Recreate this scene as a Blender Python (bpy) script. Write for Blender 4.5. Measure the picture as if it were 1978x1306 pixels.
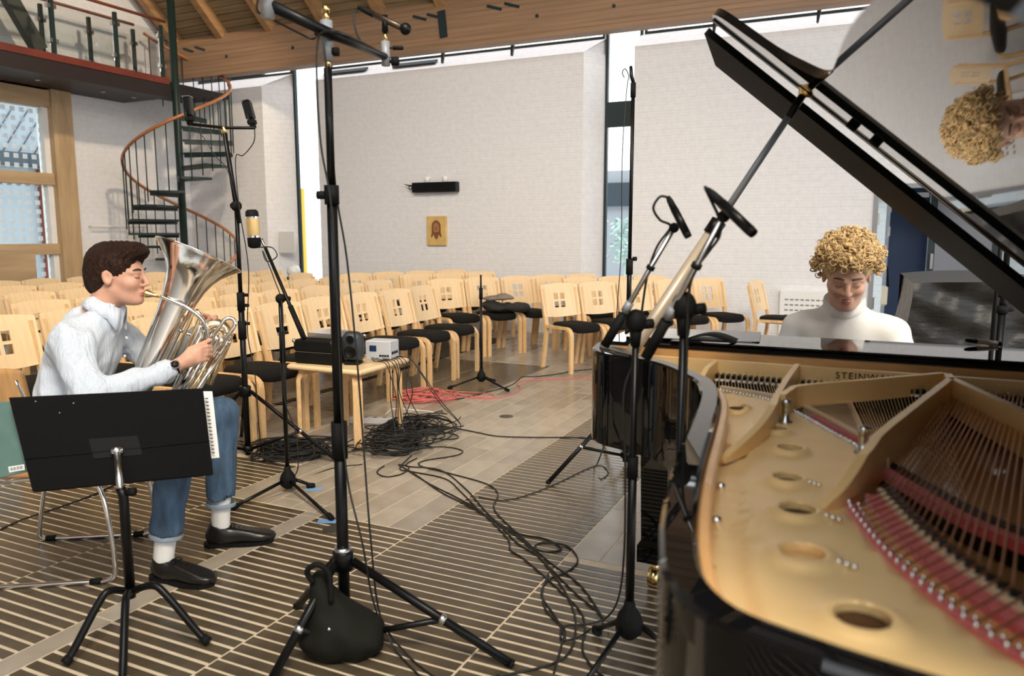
import bpy, bmesh, math, random
import numpy as np
from mathutils import Vector, Matrix, Quaternion
random.seed(7)
for o in list(bpy.data.objects): bpy.data.objects.remove(o)
scene = bpy.context.scene
COL = scene.collection
PI = math.pi
R = math.radians

# ---------------- camera (world axes = room axes: X along the back wall, Y towards it) ----------------
FPX, CX, CY, CAMH = 1480.0, 989.0, 653.0, 1.36
YAW, PITCH = R(25.25), math.atan(203 / 1480.0)
cam = bpy.data.cameras.new('camera'); camo = bpy.data.objects.new('camera', cam); COL.objects.link(camo)
cam.sensor_width = 36.0; cam.lens = FPX / 1978.0 * 36.0; cam.clip_start = 0.02
camo.location = (0, 0, CAMH); camo.rotation_euler = (PI / 2 - PITCH, 0, YAW)
cam.dof.use_dof = True; cam.dof.focus_distance = 4.2; cam.dof.aperture_fstop = 3.2
scene.camera = camo

# ---------------- world, sun, lamps, exposure ----------------
W = bpy.data.worlds.new('sky'); scene.world = W; W.use_nodes = True
bg = W.node_tree.nodes['Background']; bg.inputs[0].default_value = (0.93, 0.965, 1.0, 1); bg.inputs[1].default_value = 2.2
vs = scene.view_settings; vs.view_transform = 'Standard'; vs.look = 'None'; vs.gamma = 1; vs.use_curve_mapping = False
vs.exposure = 0.58
try:
    scene.cycles.use_denoising = True; scene.cycles.max_bounces = 8
    scene.cycles.sample_clamp_indirect = 8.0
except Exception: pass
def spot(name, loc, target, energy, color, size=1.2, radius=0.12, blend=0.5):
    l = bpy.data.lights.new(name, 'SPOT'); l.energy = energy; l.color = color; l.spot_size = size; l.shadow_soft_size = radius; l.spot_blend = blend
    o = bpy.data.objects.new(name, l); COL.objects.link(o); o.location = loc
    o.rotation_euler = (Vector(target) - Vector(loc)).to_track_quat('-Z', 'Y').to_euler(); return o
WARM = (1.0, 0.80, 0.56)
spot('unseen_roof_spot', (-5.2, 6.4, 6.3), (-10.3, 7.9, 2.6), 500, WARM, 0.95, 0.15)
spot('unseen_roof_spot', (1.6, -1.0, 5.8), (-2.6, 4.4, 0.3), 900, (1.0, 0.86, 0.66), 1.5, 0.7, 0.8)  # unseen warm fill, added to brighten the floor and front chairs
spot('unseen_roof_spot', (-3.5, 1.0, 6.6), (-4.6, 6.0, 0.5), 700, (1.0, 0.84, 0.62), 1.4, 0.6, 0.8)  # unseen warm fill added over the left block of chairs

# ---------------- geometry helpers ----------------
HD = (-math.sin(YAW), math.cos(YAW)); RT = (math.cos(YAW), math.sin(YAW))
def ray(px, py):
    u = (px - CX) / FPX; v = (CY - py) / FPX
    f = math.cos(PITCH) + v * math.sin(PITCH); dz = -math.sin(PITCH) + v * math.cos(PITCH)
    return f * HD[0] + u * RT[0], f * HD[1] + u * RT[1], dz, f
def on_z(px, py, z=0.0):
    d = ray(px, py); t = (z - CAMH) / d[2]; return Vector((d[0] * t, d[1] * t, z))
def on_y(px, py, y):
    d = ray(px, py); t = y / d[1]; return Vector((d[0] * t, y, CAMH + d[2] * t))
def on_x(px, py, x):
    d = ray(px, py); t = x / d[0]; return Vector((x, d[1] * t, CAMH + d[2] * t))
def on_d(px, py, Z):
    d = ray(px, py); t = Z / d[3]; return Vector((d[0] * t, d[1] * t, CAMH + d[2] * t))

class MB:
    def __init__(s): s.v = []; s.f = []; s.sm = []
    def add(s, vs, fs, smooth=False):
        b = len(s.v); s.v += [tuple(p) for p in vs]; s.f += [tuple(i + b for i in f) for f in fs]; s.sm += [smooth] * len(fs); return s
    def box(s, x0, x1, y0, y1, z0, z1, m=None):
        vs = [(x, y, z) for z in (z0, z1) for x, y in ((x0, y0), (x1, y0), (x1, y1), (x0, y1))]
        if m is not None: vs = [m @ Vector(p) for p in vs]
        return s.add(vs, [(3, 2, 1, 0), (4, 5, 6, 7), (0, 1, 5, 4), (1, 2, 6, 5), (2, 3, 7, 6), (3, 0, 4, 7)])
    def cbox(s, x0, x1, y0, y1, z0, z1, c=0.01, m=None):
        # box with chamfered vertical and top/bottom edges
        vs = []
        for z, i in ((z0, c), (z0 + c, 0), (z1 - c, 0), (z1, c)):
            for x, y in ((x0 + i + c, y0 + i), (x1 - i - c, y0 + i), (x1 - i, y0 + i + c), (x1 - i, y1 - i - c), (x1 - i - c, y1 - i), (x0 + i + c, y1 - i), (x0 + i, y1 - i - c), (x0 + i, y0 + i + c)):
                vs.append((x, y, z))
        if m is not None: vs = [m @ Vector(p) for p in vs]
        fs = [tuple(range(7, -1, -1)), tuple(range(24, 32))]
        for k in range(3):
            for j in range(8): a = k * 8 + j; b = k * 8 + (j + 1) % 8; fs.append((a, b, b + 8, a + 8))
        return s.add(vs, fs)
    def prism(s, poly, z0, z1, m=None, smooth=False):
        n = len(poly); vs = [(x, y, z0) for x, y in poly] + [(x, y, z1) for x, y in poly]
        if m is not None: vs = [m @ Vector(p) for p in vs]
        s.add(vs, [tuple(range(n - 1, -1, -1)), tuple(range(n, 2 * n))])
        s.add(vs, [(i, (i + 1) % n, n + (i + 1) % n, n + i) for i in range(n)], smooth); return s
    def tube(s, pts, r, seg=10, caps=True, closed=False, smooth=True):
        pts = [Vector(p) for p in pts]; n = len(pts)
        rs = r if isinstance(r, (list, tuple)) else [r] * n
        tan = []
        for i in range(n):
            a = pts[(i - 1) % n] if (i > 0 or closed) else pts[i]; b = pts[(i + 1) % n] if (i < n - 1 or closed) else pts[i]
            t = b - a; tan.append(t.normalized() if t.length > 1e-9 else Vector((0, 0, 1)))
        up = Vector((0, 0, 1)) if abs(tan[0].z) < 0.9 else Vector((1, 0, 0))
        nrm = (up - tan[0] * up.dot(tan[0])).normalized(); vs = []
        for i in range(n):
            if i: nrm = nrm - tan[i] * nrm.dot(tan[i]); nrm = nrm.normalized() if nrm.length > 1e-6 else tan[i].orthogonal().normalized()
            bi = tan[i].cross(nrm)
            for k in range(seg):
                a = 2 * PI * k / seg; vs.append(pts[i] + (nrm * math.cos(a) + bi * math.sin(a)) * rs[i])
        fs = []
        for i in range(n if closed else n - 1):
            for k in range(seg):
                a = i * seg + k; b = i * seg + (k + 1) % seg; c = ((i + 1) % n) * seg + (k + 1) % seg; d = ((i + 1) % n) * seg + k
                fs.append((a, b, c, d))
        s.add(vs, fs, smooth)
        if caps and not closed:
            b = len(s.v) - n * seg
            s.f.append(tuple(b + k for k in range(seg - 1, -1, -1))); s.sm.append(False)
            s.f.append(tuple(b + (n - 1) * seg + k for k in range(seg))); s.sm.append(False)
        return s
    def cyl(s, a, b, r, seg=14, smooth=True): return s.tube([a, b], r, seg, smooth=smooth)
    def lathe(s, prof, base=(0, 0, 0), axis=(0, 0, 1), seg=24, smooth=True, caps=True):
        # prof: (radius, height along axis)
        ax = Vector(axis).normalized(); n = ax.orthogonal().normalized(); b = ax.cross(n); base = Vector(base); vs = []
        for r_, h_ in prof:
            for k in range(seg):
                a = 2 * PI * k / seg; vs.append(base + ax * h_ + (n * math.cos(a) + b * math.sin(a)) * r_)
        fs = []
        for i in range(len(prof) - 1):
            for k in range(seg):
                p = i * seg + k; q = i * seg + (k + 1) % seg; fs.append((p, q, q + seg, p + seg))
        s.add(vs, fs, smooth)
        if caps:
            o = len(s.v) - len(vs)
            s.f.append(tuple(o + k for k in range(seg - 1, -1, -1))); s.sm.append(False)
            s.f.append(tuple(o + (len(prof) - 1) * seg + k for k in range(seg))); s.sm.append(False)
        return s
    def ball(s, c, r, seg=14, rings=8, m=None):
        rx, ry, rz = r if isinstance(r, (list, tuple)) else (r, r, r); vs = []; fs = []
        for i in range(rings + 1):
            t = PI * i / rings
            for k in range(seg):
                a = 2 * PI * k / seg; p = Vector((rx * math.sin(t) * math.cos(a), ry * math.sin(t) * math.sin(a), rz * math.cos(t)))
                if m is not None: p = m @ p
                vs.append(Vector(c) + p)
        for i in range(rings):
            for k in range(seg): fs.append((i * seg + k, (i + 1) * seg + k, (i + 1) * seg + (k + 1) % seg, i * seg + (k + 1) % seg))
        return s.add(vs, fs, True)
    def ribbon(s, path, y0, y1, th, m=None, smooth=True):
        # a bent strip: path is (x, z) centre line, thickness th in that plane, width y0..y1
        n = len(path); L = []; Q = []
        for i in range(n):
            a = path[max(i - 1, 0)]; b = path[min(i + 1, n - 1)]
            dx, dz = b[0] - a[0], b[1] - a[1]; l = math.hypot(dx, dz) or 1; nx, nz = -dz / l, dx / l
            L.append((path[i][0] + nx * th / 2, path[i][1] + nz * th / 2)); Q.append((path[i][0] - nx * th / 2, path[i][1] - nz * th / 2))
        vs = [(x, y, z) for y in (y0, y1) for (x, z) in L + Q]
        if m is not None: vs = [m @ Vector(p) for p in vs]
        fs = []; N = 2 * n
        for i in range(n - 1):
            fs += [(i, i + 1, N + i + 1, N + i), (n + i + 1, n + i, N + n + i, N + n + i + 1), (i + 1, i, n + i, n + i + 1), (N + i, N + i + 1, N + n + i + 1, N + n + i)]
        fs += [(0, N, N + n, n), (n - 1, 2 * n - 1, N + 2 * n - 1, N + n - 1)]
        return s.add(vs, fs, False)
    def mesh(s, name, mat):
        me = bpy.data.meshes.new(name); me.from_pydata([tuple(p) for p in s.v], [], s.f)
        me.polygons.foreach_set('use_smooth', s.sm); me.update()
        if mat is not None: me.materials.append(mat)
        return me
    def build(s, name, mat, parent=None, fixn=False):
        me = s.mesh(name, mat)
        if fixn:
            bm = bmesh.new(); bm.from_mesh(me); bmesh.ops.recalc_face_normals(bm, faces=bm.faces); bm.to_mesh(me); bm.free()
        return link(name, me, parent)
def link(name, me, parent=None):
    o = bpy.data.objects.new(name, me); COL.objects.link(o)
    if parent is not None: o.parent = parent
    return o
def tag(o, label=None, cat=None, group=None, kind=None):
    if label: o['label'] = label
    if cat: o['category'] = cat
    if group: o['group'] = group
    if kind: o['kind'] = kind
    return o
def thing(name, label, cat, loc=(0, 0, 0), rz=0.0, group=None):
    o = bpy.data.objects.new(name, None); COL.objects.link(o); o.location = loc; o.rotation_euler = (0, 0, rz); o.empty_display_size = 0.05
    return tag(o, label, cat, group)
def struct(o): o['kind'] = 'structure'; return o
def copy_tree(o, parent=None):
    c = o.copy(); COL.objects.link(c); c.parent = parent
    for ch in list(o.children): copy_tree(ch, c)
    return c
def smooth_path(pts, n=8):
    # Catmull-Rom through pts
    P = [Vector(p) for p in pts]; out = []
    for i in range(len(P) - 1):
        p0 = P[max(i - 1, 0)]; p1 = P[i]; p2 = P[i + 1]; p3 = P[min(i + 2, len(P) - 1)]
        for k in range(n):
            t = k / n; out.append(0.5 * ((2 * p1) + (p2 - p0) * t + (2 * p0 - 5 * p1 + 4 * p2 - p3) * t * t + (3 * p1 - p0 - 3 * p2 + p3) * t ** 3))
    out.append(P[-1]); return out
def arc(cx, cy, r, a0, a1, n=6): return [(cx + r * math.cos(R(a0 + (a1 - a0) * i / n)), cy + r * math.sin(R(a0 + (a1 - a0) * i / n))) for i in range(n + 1)]

# ---------------- materials ----------------
def mat(name, col, rough=0.5, metal=0.0, var=0.0, scale=8.0, stretch=(1, 1, 1), bump=0.0, bscale=None, coat=0.0, trans=0.0, spec=0.5, ior=1.45, sheen=0.0, sss=0.0, col2=None):
    m = bpy.data.materials.new(name); m.use_nodes = True; nt = m.node_tree; N = nt.nodes; L = nt.links; b = N['Principled BSDF']
    c = tuple(col) + (1,) if len(col) == 3 else col
    b.inputs['Base Color'].default_value = c; b.inputs['Roughness'].default_value = rough; b.inputs['Metallic'].default_value = metal
    b.inputs['Specular IOR Level'].default_value = spec; b.inputs['IOR'].default_value = ior
    if coat: b.inputs['Coat Weight'].default_value = coat; b.inputs['Coat Roughness'].default_value = 0.03
    if trans: b.inputs['Transmission Weight'].default_value = trans
    if sheen: b.inputs['Sheen Weight'].default_value = sheen
    if sss: b.inputs['Subsurface Weight'].default_value = sss; b.inputs['Subsurface Radius'].default_value = (0.01, 0.004, 0.002); b.inputs['Subsurface Scale'].default_value = 1.0
    if var or bump:
        tc = N.new('ShaderNodeTexCoord'); mp = N.new('ShaderNodeMapping'); mp.inputs['Scale'].default_value = stretch; L.new(tc.outputs['Object'], mp.inputs['Vector'])
        nz = N.new('ShaderNodeTexNoise'); nz.inputs['Scale'].default_value = scale; nz.inputs['Detail'].default_value = 5; L.new(mp.outputs[0], nz.inputs['Vector'])
        if var:
            cr = N.new('ShaderNodeValToRGB'); cr.color_ramp.elements[0].position = 0.3; cr.color_ramp.elements[1].position = 0.7
            d = col2 or tuple(x * (1 - var) for x in c[:3]); u = tuple(min(1, x * (1 + var * (0 if col2 else 0.6))) for x in c[:3])
            cr.color_ramp.elements[0].color = tuple(d) + (1,); cr.color_ramp.elements[1].color = u + (1,)
            L.new(nz.outputs[0], cr.inputs[0]); L.new(cr.outputs[0], b.inputs['Base Color'])
        if bump:
            src = nz
            if bscale:
                src = N.new('ShaderNodeTexNoise'); src.inputs['Scale'].default_value = bscale; src.inputs['Detail'].default_value = 6; L.new(mp.outputs[0], src.inputs['Vector'])
            bp = N.new('ShaderNodeBump'); bp.inputs['Strength'].default_value = bump; bp.inputs['Distance'].default_value = 0.01
            L.new(src.outputs[0], bp.inputs['Height']); L.new(bp.outputs[0], b.inputs['Normal'])
    return m
M = {}
M['birch'] = mat('birch veneer', (0.88, 0.63, 0.36), 0.38, var=0.08, scale=3.0, stretch=(1, 14, 1.5), coat=0.15)
M['birch_edge'] = mat('birch laminate', (0.78, 0.50, 0.24), 0.45, var=0.22, scale=9, stretch=(6, 30, 2))
M['beech_red'] = mat('steamed beech', (0.60, 0.31, 0.12), 0.35, var=0.25, scale=5, stretch=(1, 10, 1), coat=0.2)
M['seat'] = mat('black wool seat cloth', (0.010, 0.009, 0.008), 0.92, bump=0.25, scale=400, spec=0.2)
M['black'] = mat('satin black metal', (0.004, 0.004, 0.0045), 0.35, spec=0.28)
M['rubber'] = mat('black rubber', (0.006, 0.006, 0.006), 0.7, spec=0.2)
M['cable'] = mat('black cable', (0.016, 0.016, 0.016), 0.45, spec=0.4)
M['red_cable'] = mat('red cable', (0.60, 0.15, 0.13), 0.5)
M['chrome'] = mat('chrome', (0.80, 0.80, 0.80), 0.12, 1.0)
M['steel'] = mat('brushed steel', (0.55, 0.55, 0.54), 0.3, 1.0)
M['brass'] = mat('brass', (0.85, 0.60, 0.26), 0.22, 1.0)
M['greyplastic'] = mat('grey clamp casting', (0.27, 0.28, 0.30), 0.45, 0.2)
M['paintwhite'] = mat('white paint', (0.84, 0.83, 0.82), 0.6, var=0.03, scale=5)
M['paper'] = mat('white paper', (0.86, 0.85, 0.83), 0.8)
M['darkgreen'] = mat('dark green painted steel', (0.012, 0.028, 0.026), 0.4)
M['redwood'] = mat('red brown handrail wood', (0.26, 0.075, 0.035), 0.4, var=0.2, scale=6, stretch=(4, 1, 4), coat=0.2)
M['oak_rail'] = mat('oiled handrail', (0.42, 0.16, 0.06), 0.35, var=0.2, scale=9, coat=0.3)
# ---------------- room shell ----------------
XL, YB = -10.59, 9.64
def stone_mat(name, c, c2, rough):
    return mat(name, c, rough, var=0.5, col2=c2, scale=7, bump=0.06, bscale=60, spec=0.55)
M['slate'] = stone_mat('dark slate strip', (0.105, 0.080, 0.050), (0.058, 0.043, 0.027), 0.24)
M['tile'] = [stone_mat('grey slate tile', (0.40, 0.345, 0.275), (0.30, 0.257, 0.20), 0.24), stone_mat('mid slate tile', (0.35, 0.30, 0.238), (0.265, 0.226, 0.176), 0.22), stone_mat('pale slate tile', (0.45, 0.39, 0.31), (0.34, 0.29, 0.228), 0.26)]
M['joint'] = mat('pale lime joint', (0.66, 0.55, 0.40), 0.5, var=0.12, scale=15, spec=0.4)
floor = struct(MB().box(XL - 0.2, 7.0, -5.0, 12.6, -0.12, 0.0).build('floor', M['joint']))
TOP = 0.002
strip_me = {}
def piece(name, x0, x1, y0, y1, m):
    key = (name, round(x1 - x0, 3), round(y1 - y0, 3), m.name)
    if key not in strip_me:
        w, d = (x1 - x0) / 2, (y1 - y0) / 2; c = 0.0012
        mb = MB(); mb.add([(-w, -d, 0), (w, -d, 0), (w, d, 0), (-w, d, 0), (-w + c, -d + c, TOP), (w - c, -d + c, TOP), (w - c, d - c, TOP), (-w + c, d - c, TOP)],
               [(4, 5, 6, 7), (0, 1, 5, 4), (1, 2, 6, 5), (2, 3, 7, 6), (3, 0, 4, 7)]); strip_me[key] = mb.mesh(name, m)
    o = link(name, strip_me[key], floor); o.location = ((x0 + x1) / 2, (y0 + y1) / 2, 0)
rest_s, rest_t = MB(), MB()
def rest(mb, x0, x1, y0, y1): mb.add([(x0, y0, TOP), (x1, y0, TOP), (x1, y1, TOP), (x0, y1, TOP)], [(0, 1, 2, 3)])
GAP = 0.008
n_strip = [0]; n_tile = [0]
def strips(x0, x1, y0, y1, pitch, gap, own=True):
    y = y0
    while y + pitch <= y1 + 0.001:
        if own and n_strip[0] < 300: piece('floor_strip', x0 + GAP / 2, x1 - GAP / 2, y + gap, y + pitch, M['slate']); n_strip[0] += 1
        else: rest(rest_s, x0 + GAP / 2, x1 - GAP / 2, y + gap, y + pitch)
        y += pitch
rt = random.Random(3)
def tiles(x0, x1, y0, y1, w, l, own=True):
    n = max(1, round((x1 - x0) / w)); w = (x1 - x0) / n
    for i in range(n):
        y = y0 - (0 if i == 0 else rt.choice([0.12, 0.25, 0.38, 0.5]) * l / 0.6)
        while y < y1 - 0.01:
            a, b = max(y, y0), min(y + l, y1)
            if b - a > 0.03:
                if own and n_tile[0] < 300: piece('floor_tile', x0 + i * w + 0.003, x0 + (i + 1) * w - 0.003, a + 0.003, b - 0.003, rt.choice(M['tile'])); n_tile[0] += 1
                else: rest(rest_t, x0 + i * w + 0.003, x0 + (i + 1) * w - 0.003, a + 0.003, b - 0.003)
            y += l
PIT = 0.0525
strips(-1.84, -1.11, 1.15, 6.14, PIT, 0.011)
strips(-2.36, -1.84, 0.90, 2.85, PIT, 0.0145)
strips(-3.00, -2.46, 0.95, 2.85, PIT, 0.013)
strips(-3.60, -3.00, 1.30, 3.45, PIT, 0.012)
strips(-1.11, -0.38, 1.38, 2.90, PIT, 0.0145)
strips(-4.20, -3.60, 1.80, 3.70, PIT, 0.012)
strips(-3.60, -2.95, 5.60, 7.20, PIT, 0.011)
strips(-4.30, -3.60, 4.60, 7.20, PIT, 0.011)
strips(-0.38, 0.40, 0.60, 2.90, PIT, 0.012, False); strips(-6.6, -4.2, 1.5, 8.9, PIT, 0.012, False); strips(-6.0, -0.38, -3.0, 0.55, PIT, 0.012, False)
tiles(-2.46, -2.36, 0.60, 2.85, 0.10, 1.1)
tiles(-3.00, -1.84, 2.85, 9.62, 0.145, 0.62)
tiles(-1.11, -0.38, 2.90, 9.62, 0.146, 0.62)
tiles(-1.84, -1.11, 6.14, 9.62, 0.146, 0.62)
tiles(-3.60, -3.00, 3.45, 5.60, 0.150, 0.62)
tiles(-3.60, -3.00, 7.20, 9.62, 0.150, 0.62)
tiles(-4.20, -3.60, 3.70, 4.60, 0.150, 0.62)
tiles(-10.5, -6.6, 0.5, 9.62, 0.15, 0.62, False); tiles(-0.38, 6.9, 2.90, 12.5, 0.15, 0.62, False); tiles(-6.6, -3.6, 7.2, 9.62, 0.15, 0.62, False)
for mb, nm, m in ((rest_s, 'hidden_floor_strips', M['slate']), (rest_t, 'hidden_floor_tiles', M['tile'][1])):
    o = mb.build(nm, m, floor); o['kind'] = 'stuff'
M['insert'] = mat('dull steel floor outlet', (0.10, 0.09, 0.075), 0.45, 0.6)
for px, py in ((978, 805), (645, 1024)):
    p = on_z(px, py); q = MB().lathe([(0.001, 0.0), (0.052, 0.0), (0.052, 0.0035), (0.045, 0.0045), (0.001, 0.0045)], (p.x, p.y, 0.001), seg=24, caps=False).build('floor_outlet', M['insert'], floor)

# painted brick wall
def brick_mat(name, c, bstr=0.35):
    m = bpy.data.materials.new(name); m.use_nodes = True; nt = m.node_tree; N = nt.nodes; L = nt.links; b = N['Principled BSDF']
    b.inputs['Roughness'].default_value = 0.6
    tc = N.new('ShaderNodeTexCoord'); sx = N.new('ShaderNodeSeparateXYZ'); cb = N.new('ShaderNodeCombineXYZ'); ad = N.new('ShaderNodeMath'); ad.operation = 'ADD'
    L.new(tc.outputs['Object'], sx.inputs[0]); L.new(sx.outputs[0], ad.inputs[0]); L.new(sx.outputs[1], ad.inputs[1]); L.new(ad.outputs[0], cb.inputs[0]); L.new(sx.outputs[2], cb.inputs[1])
    br = N.new('ShaderNodeTexBrick'); br.inputs['Scale'].default_value = 1.0; br.inputs['Brick Width'].default_value = 0.24; br.inputs['Row Height'].default_value = 0.075
    br.inputs['Mortar Size'].default_value = 0.008; br.inputs['Mortar Smooth'].default_value = 0.8
    br.inputs['Color1'].default_value = (1, 1, 1, 1); br.inputs['Color2'].default_value = (0.8, 0.8, 0.8, 1); br.inputs['Mortar'].default_value = (0.3, 0.3, 0.3, 1)
    L.new(cb.outputs[0], br.inputs['Vector'])
    nz = N.new('ShaderNodeTexNoise'); nz.inputs['Scale'].default_value = 14; nz.inputs['Detail'].default_value = 5; L.new(tc.outputs['Object'], nz.inputs['Vector'])
    mx = N.new('ShaderNodeMath'); mx.operation = 'MULTIPLY_ADD'; mx.inputs[1].default_value = 1.2; L.new(nz.outputs[0], mx.inputs[0]); L.new(br.outputs[0], mx.inputs[2])
    bp = N.new('ShaderNodeBump'); bp.inputs['Strength'].default_value = bstr; bp.inputs['Distance'].default_value = 0.012
    L.new(mx.outputs[0], bp.inputs['Height']); L.new(bp.outputs[0], b.inputs['Normal'])
    cr = N.new('ShaderNodeValToRGB'); cr.color_ramp.elements[0].color = tuple(x * 0.93 for x in c) + (1,); cr.color_ramp.elements[1].color = tuple(c) + (1,)
    cr.color_ramp.elements[0].position = 0.3; cr.color_ramp.elements[1].position = 0.7
    L.new(nz.outputs[0], cr.inputs[0]); L.new(cr.outputs[0], b.inputs['Base Color']); return m
M['brick'] = brick_mat('white painted brick', (0.84, 0.832, 0.845))
M['frame_dark'] = mat('dark anodised window frame', (0.016, 0.030, 0.034), 0.4)
def glass_mat(name, tint=(0.92, 0.97, 0.97)):
    m = bpy.data.materials.new(name); m.use_nodes = True; nt = m.node_tree; N = nt.nodes; L = nt.links
    for n in list(N):
        if n.type != 'OUTPUT_MATERIAL': N.remove(n)
    out = [n for n in N if n.type == 'OUTPUT_MATERIAL'][0]
    t = N.new('ShaderNodeBsdfTransparent'); t.inputs[0].default_value = tuple(tint) + (1,); g = N.new('ShaderNodeBsdfGlossy'); g.inputs['Roughness'].default_value = 0.02
    fr = N.new('ShaderNodeFresnel'); fr.inputs[0].default_value = 1.45; mx = N.new('ShaderNodeMixShader')
    L.new(fr.outputs[0], mx.inputs[0]); L.new(t.outputs[0], mx.inputs[1]); L.new(g.outputs[0], mx.inputs[2]); L.new(mx.outputs[0], out.inputs[0]); return m
M['glass'] = glass_mat('clear glass', (0.97, 0.985, 0.985))
ZW = 3.66
DOX0, DOX1, DOZ = -0.05, 1.75, 1.90
wb = MB()
# plan polygons of the wall piers with splayed reveals (front Y=9.64, back Y=9.98)
wb.prism([(XL - 0.3, YB), (-8.92, YB), (-8.54, 9.95), (-8.54, 10.0), (XL - 0.3, 10.0)], -0.02, ZW)
wb.prism([(-7.84, YB), (-3.53, YB), (-3.33, 9.95), (-3.33, 10.0), (-7.84, 10.0), (-7.84, 9.9)], -0.02, ZW)
wb.prism([(-2.86, YB), (DOX0, YB), (DOX0, 10.0), (-2.86, 10.0)], -0.02, ZW)
wb.box(DOX0, DOX1, YB, 10.0, DOZ, ZW); wb.box(DOX1, 7.0, YB, 10.0, -0.02, ZW)
# sloped top of the wall up to the clerestory
for x0, x1, s in ((XL - 0.3, -8.92, 0.38), (-7.84, -3.53, 0.20), (-2.86, 7.0, 0)):
    wb.add([(x0, YB, ZW), (x1, YB, ZW), (x1 + s, 9.95, 3.87), (x0, 9.95, 3.87), (x0, 10.0, 3.87), (x1 + s, 10.0, 3.87), (x0, 10.0, ZW), (x1 + s, 10.0, ZW)], [(0, 1, 2, 3), (3, 2, 5, 4), (1, 7, 5, 2), (0, 3, 4, 6), (4, 5, 7, 6)])
wb.box(-8.54, -7.84, YB + 0.05, 10.0, -0.02, 0.55); wb.box(-3.33, -2.86, YB + 0.12, 10.0, -0.02, 0.42)
wall_back = struct(wb.build('wall_back', M['brick']))
# clerestory strip and slit windows
def window(n, x0, x1, z0, z1, y, bars=(), fw=0.035, panes=None):
    e = bpy.data.objects.new('window_%d' % n, None); COL.objects.link(e); struct(e)
    MB().box(x0, x0 + fw, y - 0.03, y + 0.03, z0, z1).build('window_frame', M['frame_dark'], e)
    MB().box(x1 - fw, x1, y - 0.03, y + 0.03, z0, z1).build('window_frame', M['frame_dark'], e)
    MB().box(x0 + fw, x1 - fw, y - 0.03, y + 0.03, z0, z0 + fw).build('window_frame', M['frame_dark'], e)
    for a, b in bars: MB().box(x0 + fw, x1 - fw, y - 0.035, y + 0.035, a, b).build('window_bar', M['frame_dark'], e)
    zs = [z0 + fw] + [t for ab in bars for t in ab] + [z1]
    for a, b in zip(zs[0::2], zs[1::2]): MB().box(x0 + fw, x1 - fw, y - 0.004, y + 0.004, a, b).build('pane', M['glass'], e)
    return e
window(1, -8.54, -7.84, 0.55, 4.3, 9.96)
window(2, -3.33, -2.84, 0.42, 4.3, 9.96, bars=((2.74, 3.06),))
k = 3
for x0, x1 in ((XL, -8.56), (-7.82, -3.35), (-2.82, 6.9)):
    window(k, x0, x1, 3.87, 4.3, 9.965, fw=0.03); k += 1
# black steel clips that hold the wall head to the frame
for x in (-9.6, -5.62, -4.55, -1.9, -0.75):
    struct(MB().prism([(0, 0), (0.05, 0), (0.02, 0.16), (0.0, 0.16)], -0.02, 0.02, Matrix.Translation((x, 9.62, 3.86)) @ Matrix.Rotation(R(-90), 4, 'X')).build('trim_%d' % k, M['frame_dark'])); k += 1
for x in (-7.35, -6.15):   # dark vents in the sloped wall head
    e = struct(MB().box(-0.36, 0.36, -0.012, 0.012, -0.05, 0.05, Matrix.Translation((x, 9.76, 3.77)) @ Matrix.Rotation(R(-56), 4, 'X')).build('trim_%d' % k, M['frame_dark'])); k += 1

# outside: pale ground, neighbouring white building with dark and red parts
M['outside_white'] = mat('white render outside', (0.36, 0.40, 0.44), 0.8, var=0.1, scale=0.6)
M['outside_dark'] = mat('dark cladding outside', (0.03, 0.05, 0.07), 0.6)
M['outside_red'] = mat('red brick outside', (0.20, 0.04, 0.025), 0.8, var=0.2, scale=4)
M['outside_green'] = mat('pale foliage outside', (0.40, 0.55, 0.50), 0.9, var=0.4, scale=6)
M['outside_yellow'] = mat('yellow post outside', (0.75, 0.50, 0.06), 0.7)
gnd = struct(MB().box(-60, 60, -40, 60, -0.3, -0.14).build('ground', mat('pale paving outside', (0.55, 0.55, 0.54), 0.9, var=0.1, scale=0.5)))
b = thing('neighbour_building', 'white building with dark band and red brick strip beyond left window', 'building', (-17.0, 12.0, -0.14))
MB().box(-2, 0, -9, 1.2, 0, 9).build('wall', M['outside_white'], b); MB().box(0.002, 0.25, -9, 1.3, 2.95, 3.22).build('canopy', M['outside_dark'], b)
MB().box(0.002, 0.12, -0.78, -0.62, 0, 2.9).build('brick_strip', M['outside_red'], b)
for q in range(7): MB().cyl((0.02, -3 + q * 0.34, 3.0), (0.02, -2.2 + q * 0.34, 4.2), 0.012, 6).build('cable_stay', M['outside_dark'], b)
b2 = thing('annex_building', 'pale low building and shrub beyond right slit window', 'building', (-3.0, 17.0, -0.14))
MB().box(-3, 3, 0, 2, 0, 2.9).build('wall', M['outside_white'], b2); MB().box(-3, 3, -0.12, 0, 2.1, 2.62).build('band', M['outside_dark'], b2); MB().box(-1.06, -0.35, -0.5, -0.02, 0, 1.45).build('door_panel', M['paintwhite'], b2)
pst = MB().box(-0.035, 0.035, -0.035, 0.035, 0, 2.3).build('yellow_post', M['outside_yellow']); pst.location = (-9.52, 11.2, -0.14); tag(pst, 'yellow post outside the left slit window', 'post')
sh = thing('shrub', 'pale green shrub outside the right slit window', 'shrub', (-4.62, 15.2, -0.14)); rs = random.Random(5)
MB().cyl((0, 0, 0), (0, 0, 0.9), 0.03, 6).build('stem', M['outside_green'], sh)
lf = MB()
for i in range(260):
    c = Vector((rs.gauss(0, 0.16), rs.gauss(0, 0.2), 0.9 + rs.random() * 0.9)); t = Vector((rs.uniform(-1, 1), rs.uniform(-1, 1), rs.uniform(-1, 1))).normalized() * 0.07; u = t.orthogonal().normalized() * 0.03
    lf.add([c - t, c + u, c + t, c - u], [(0, 1, 2, 3)])
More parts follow.
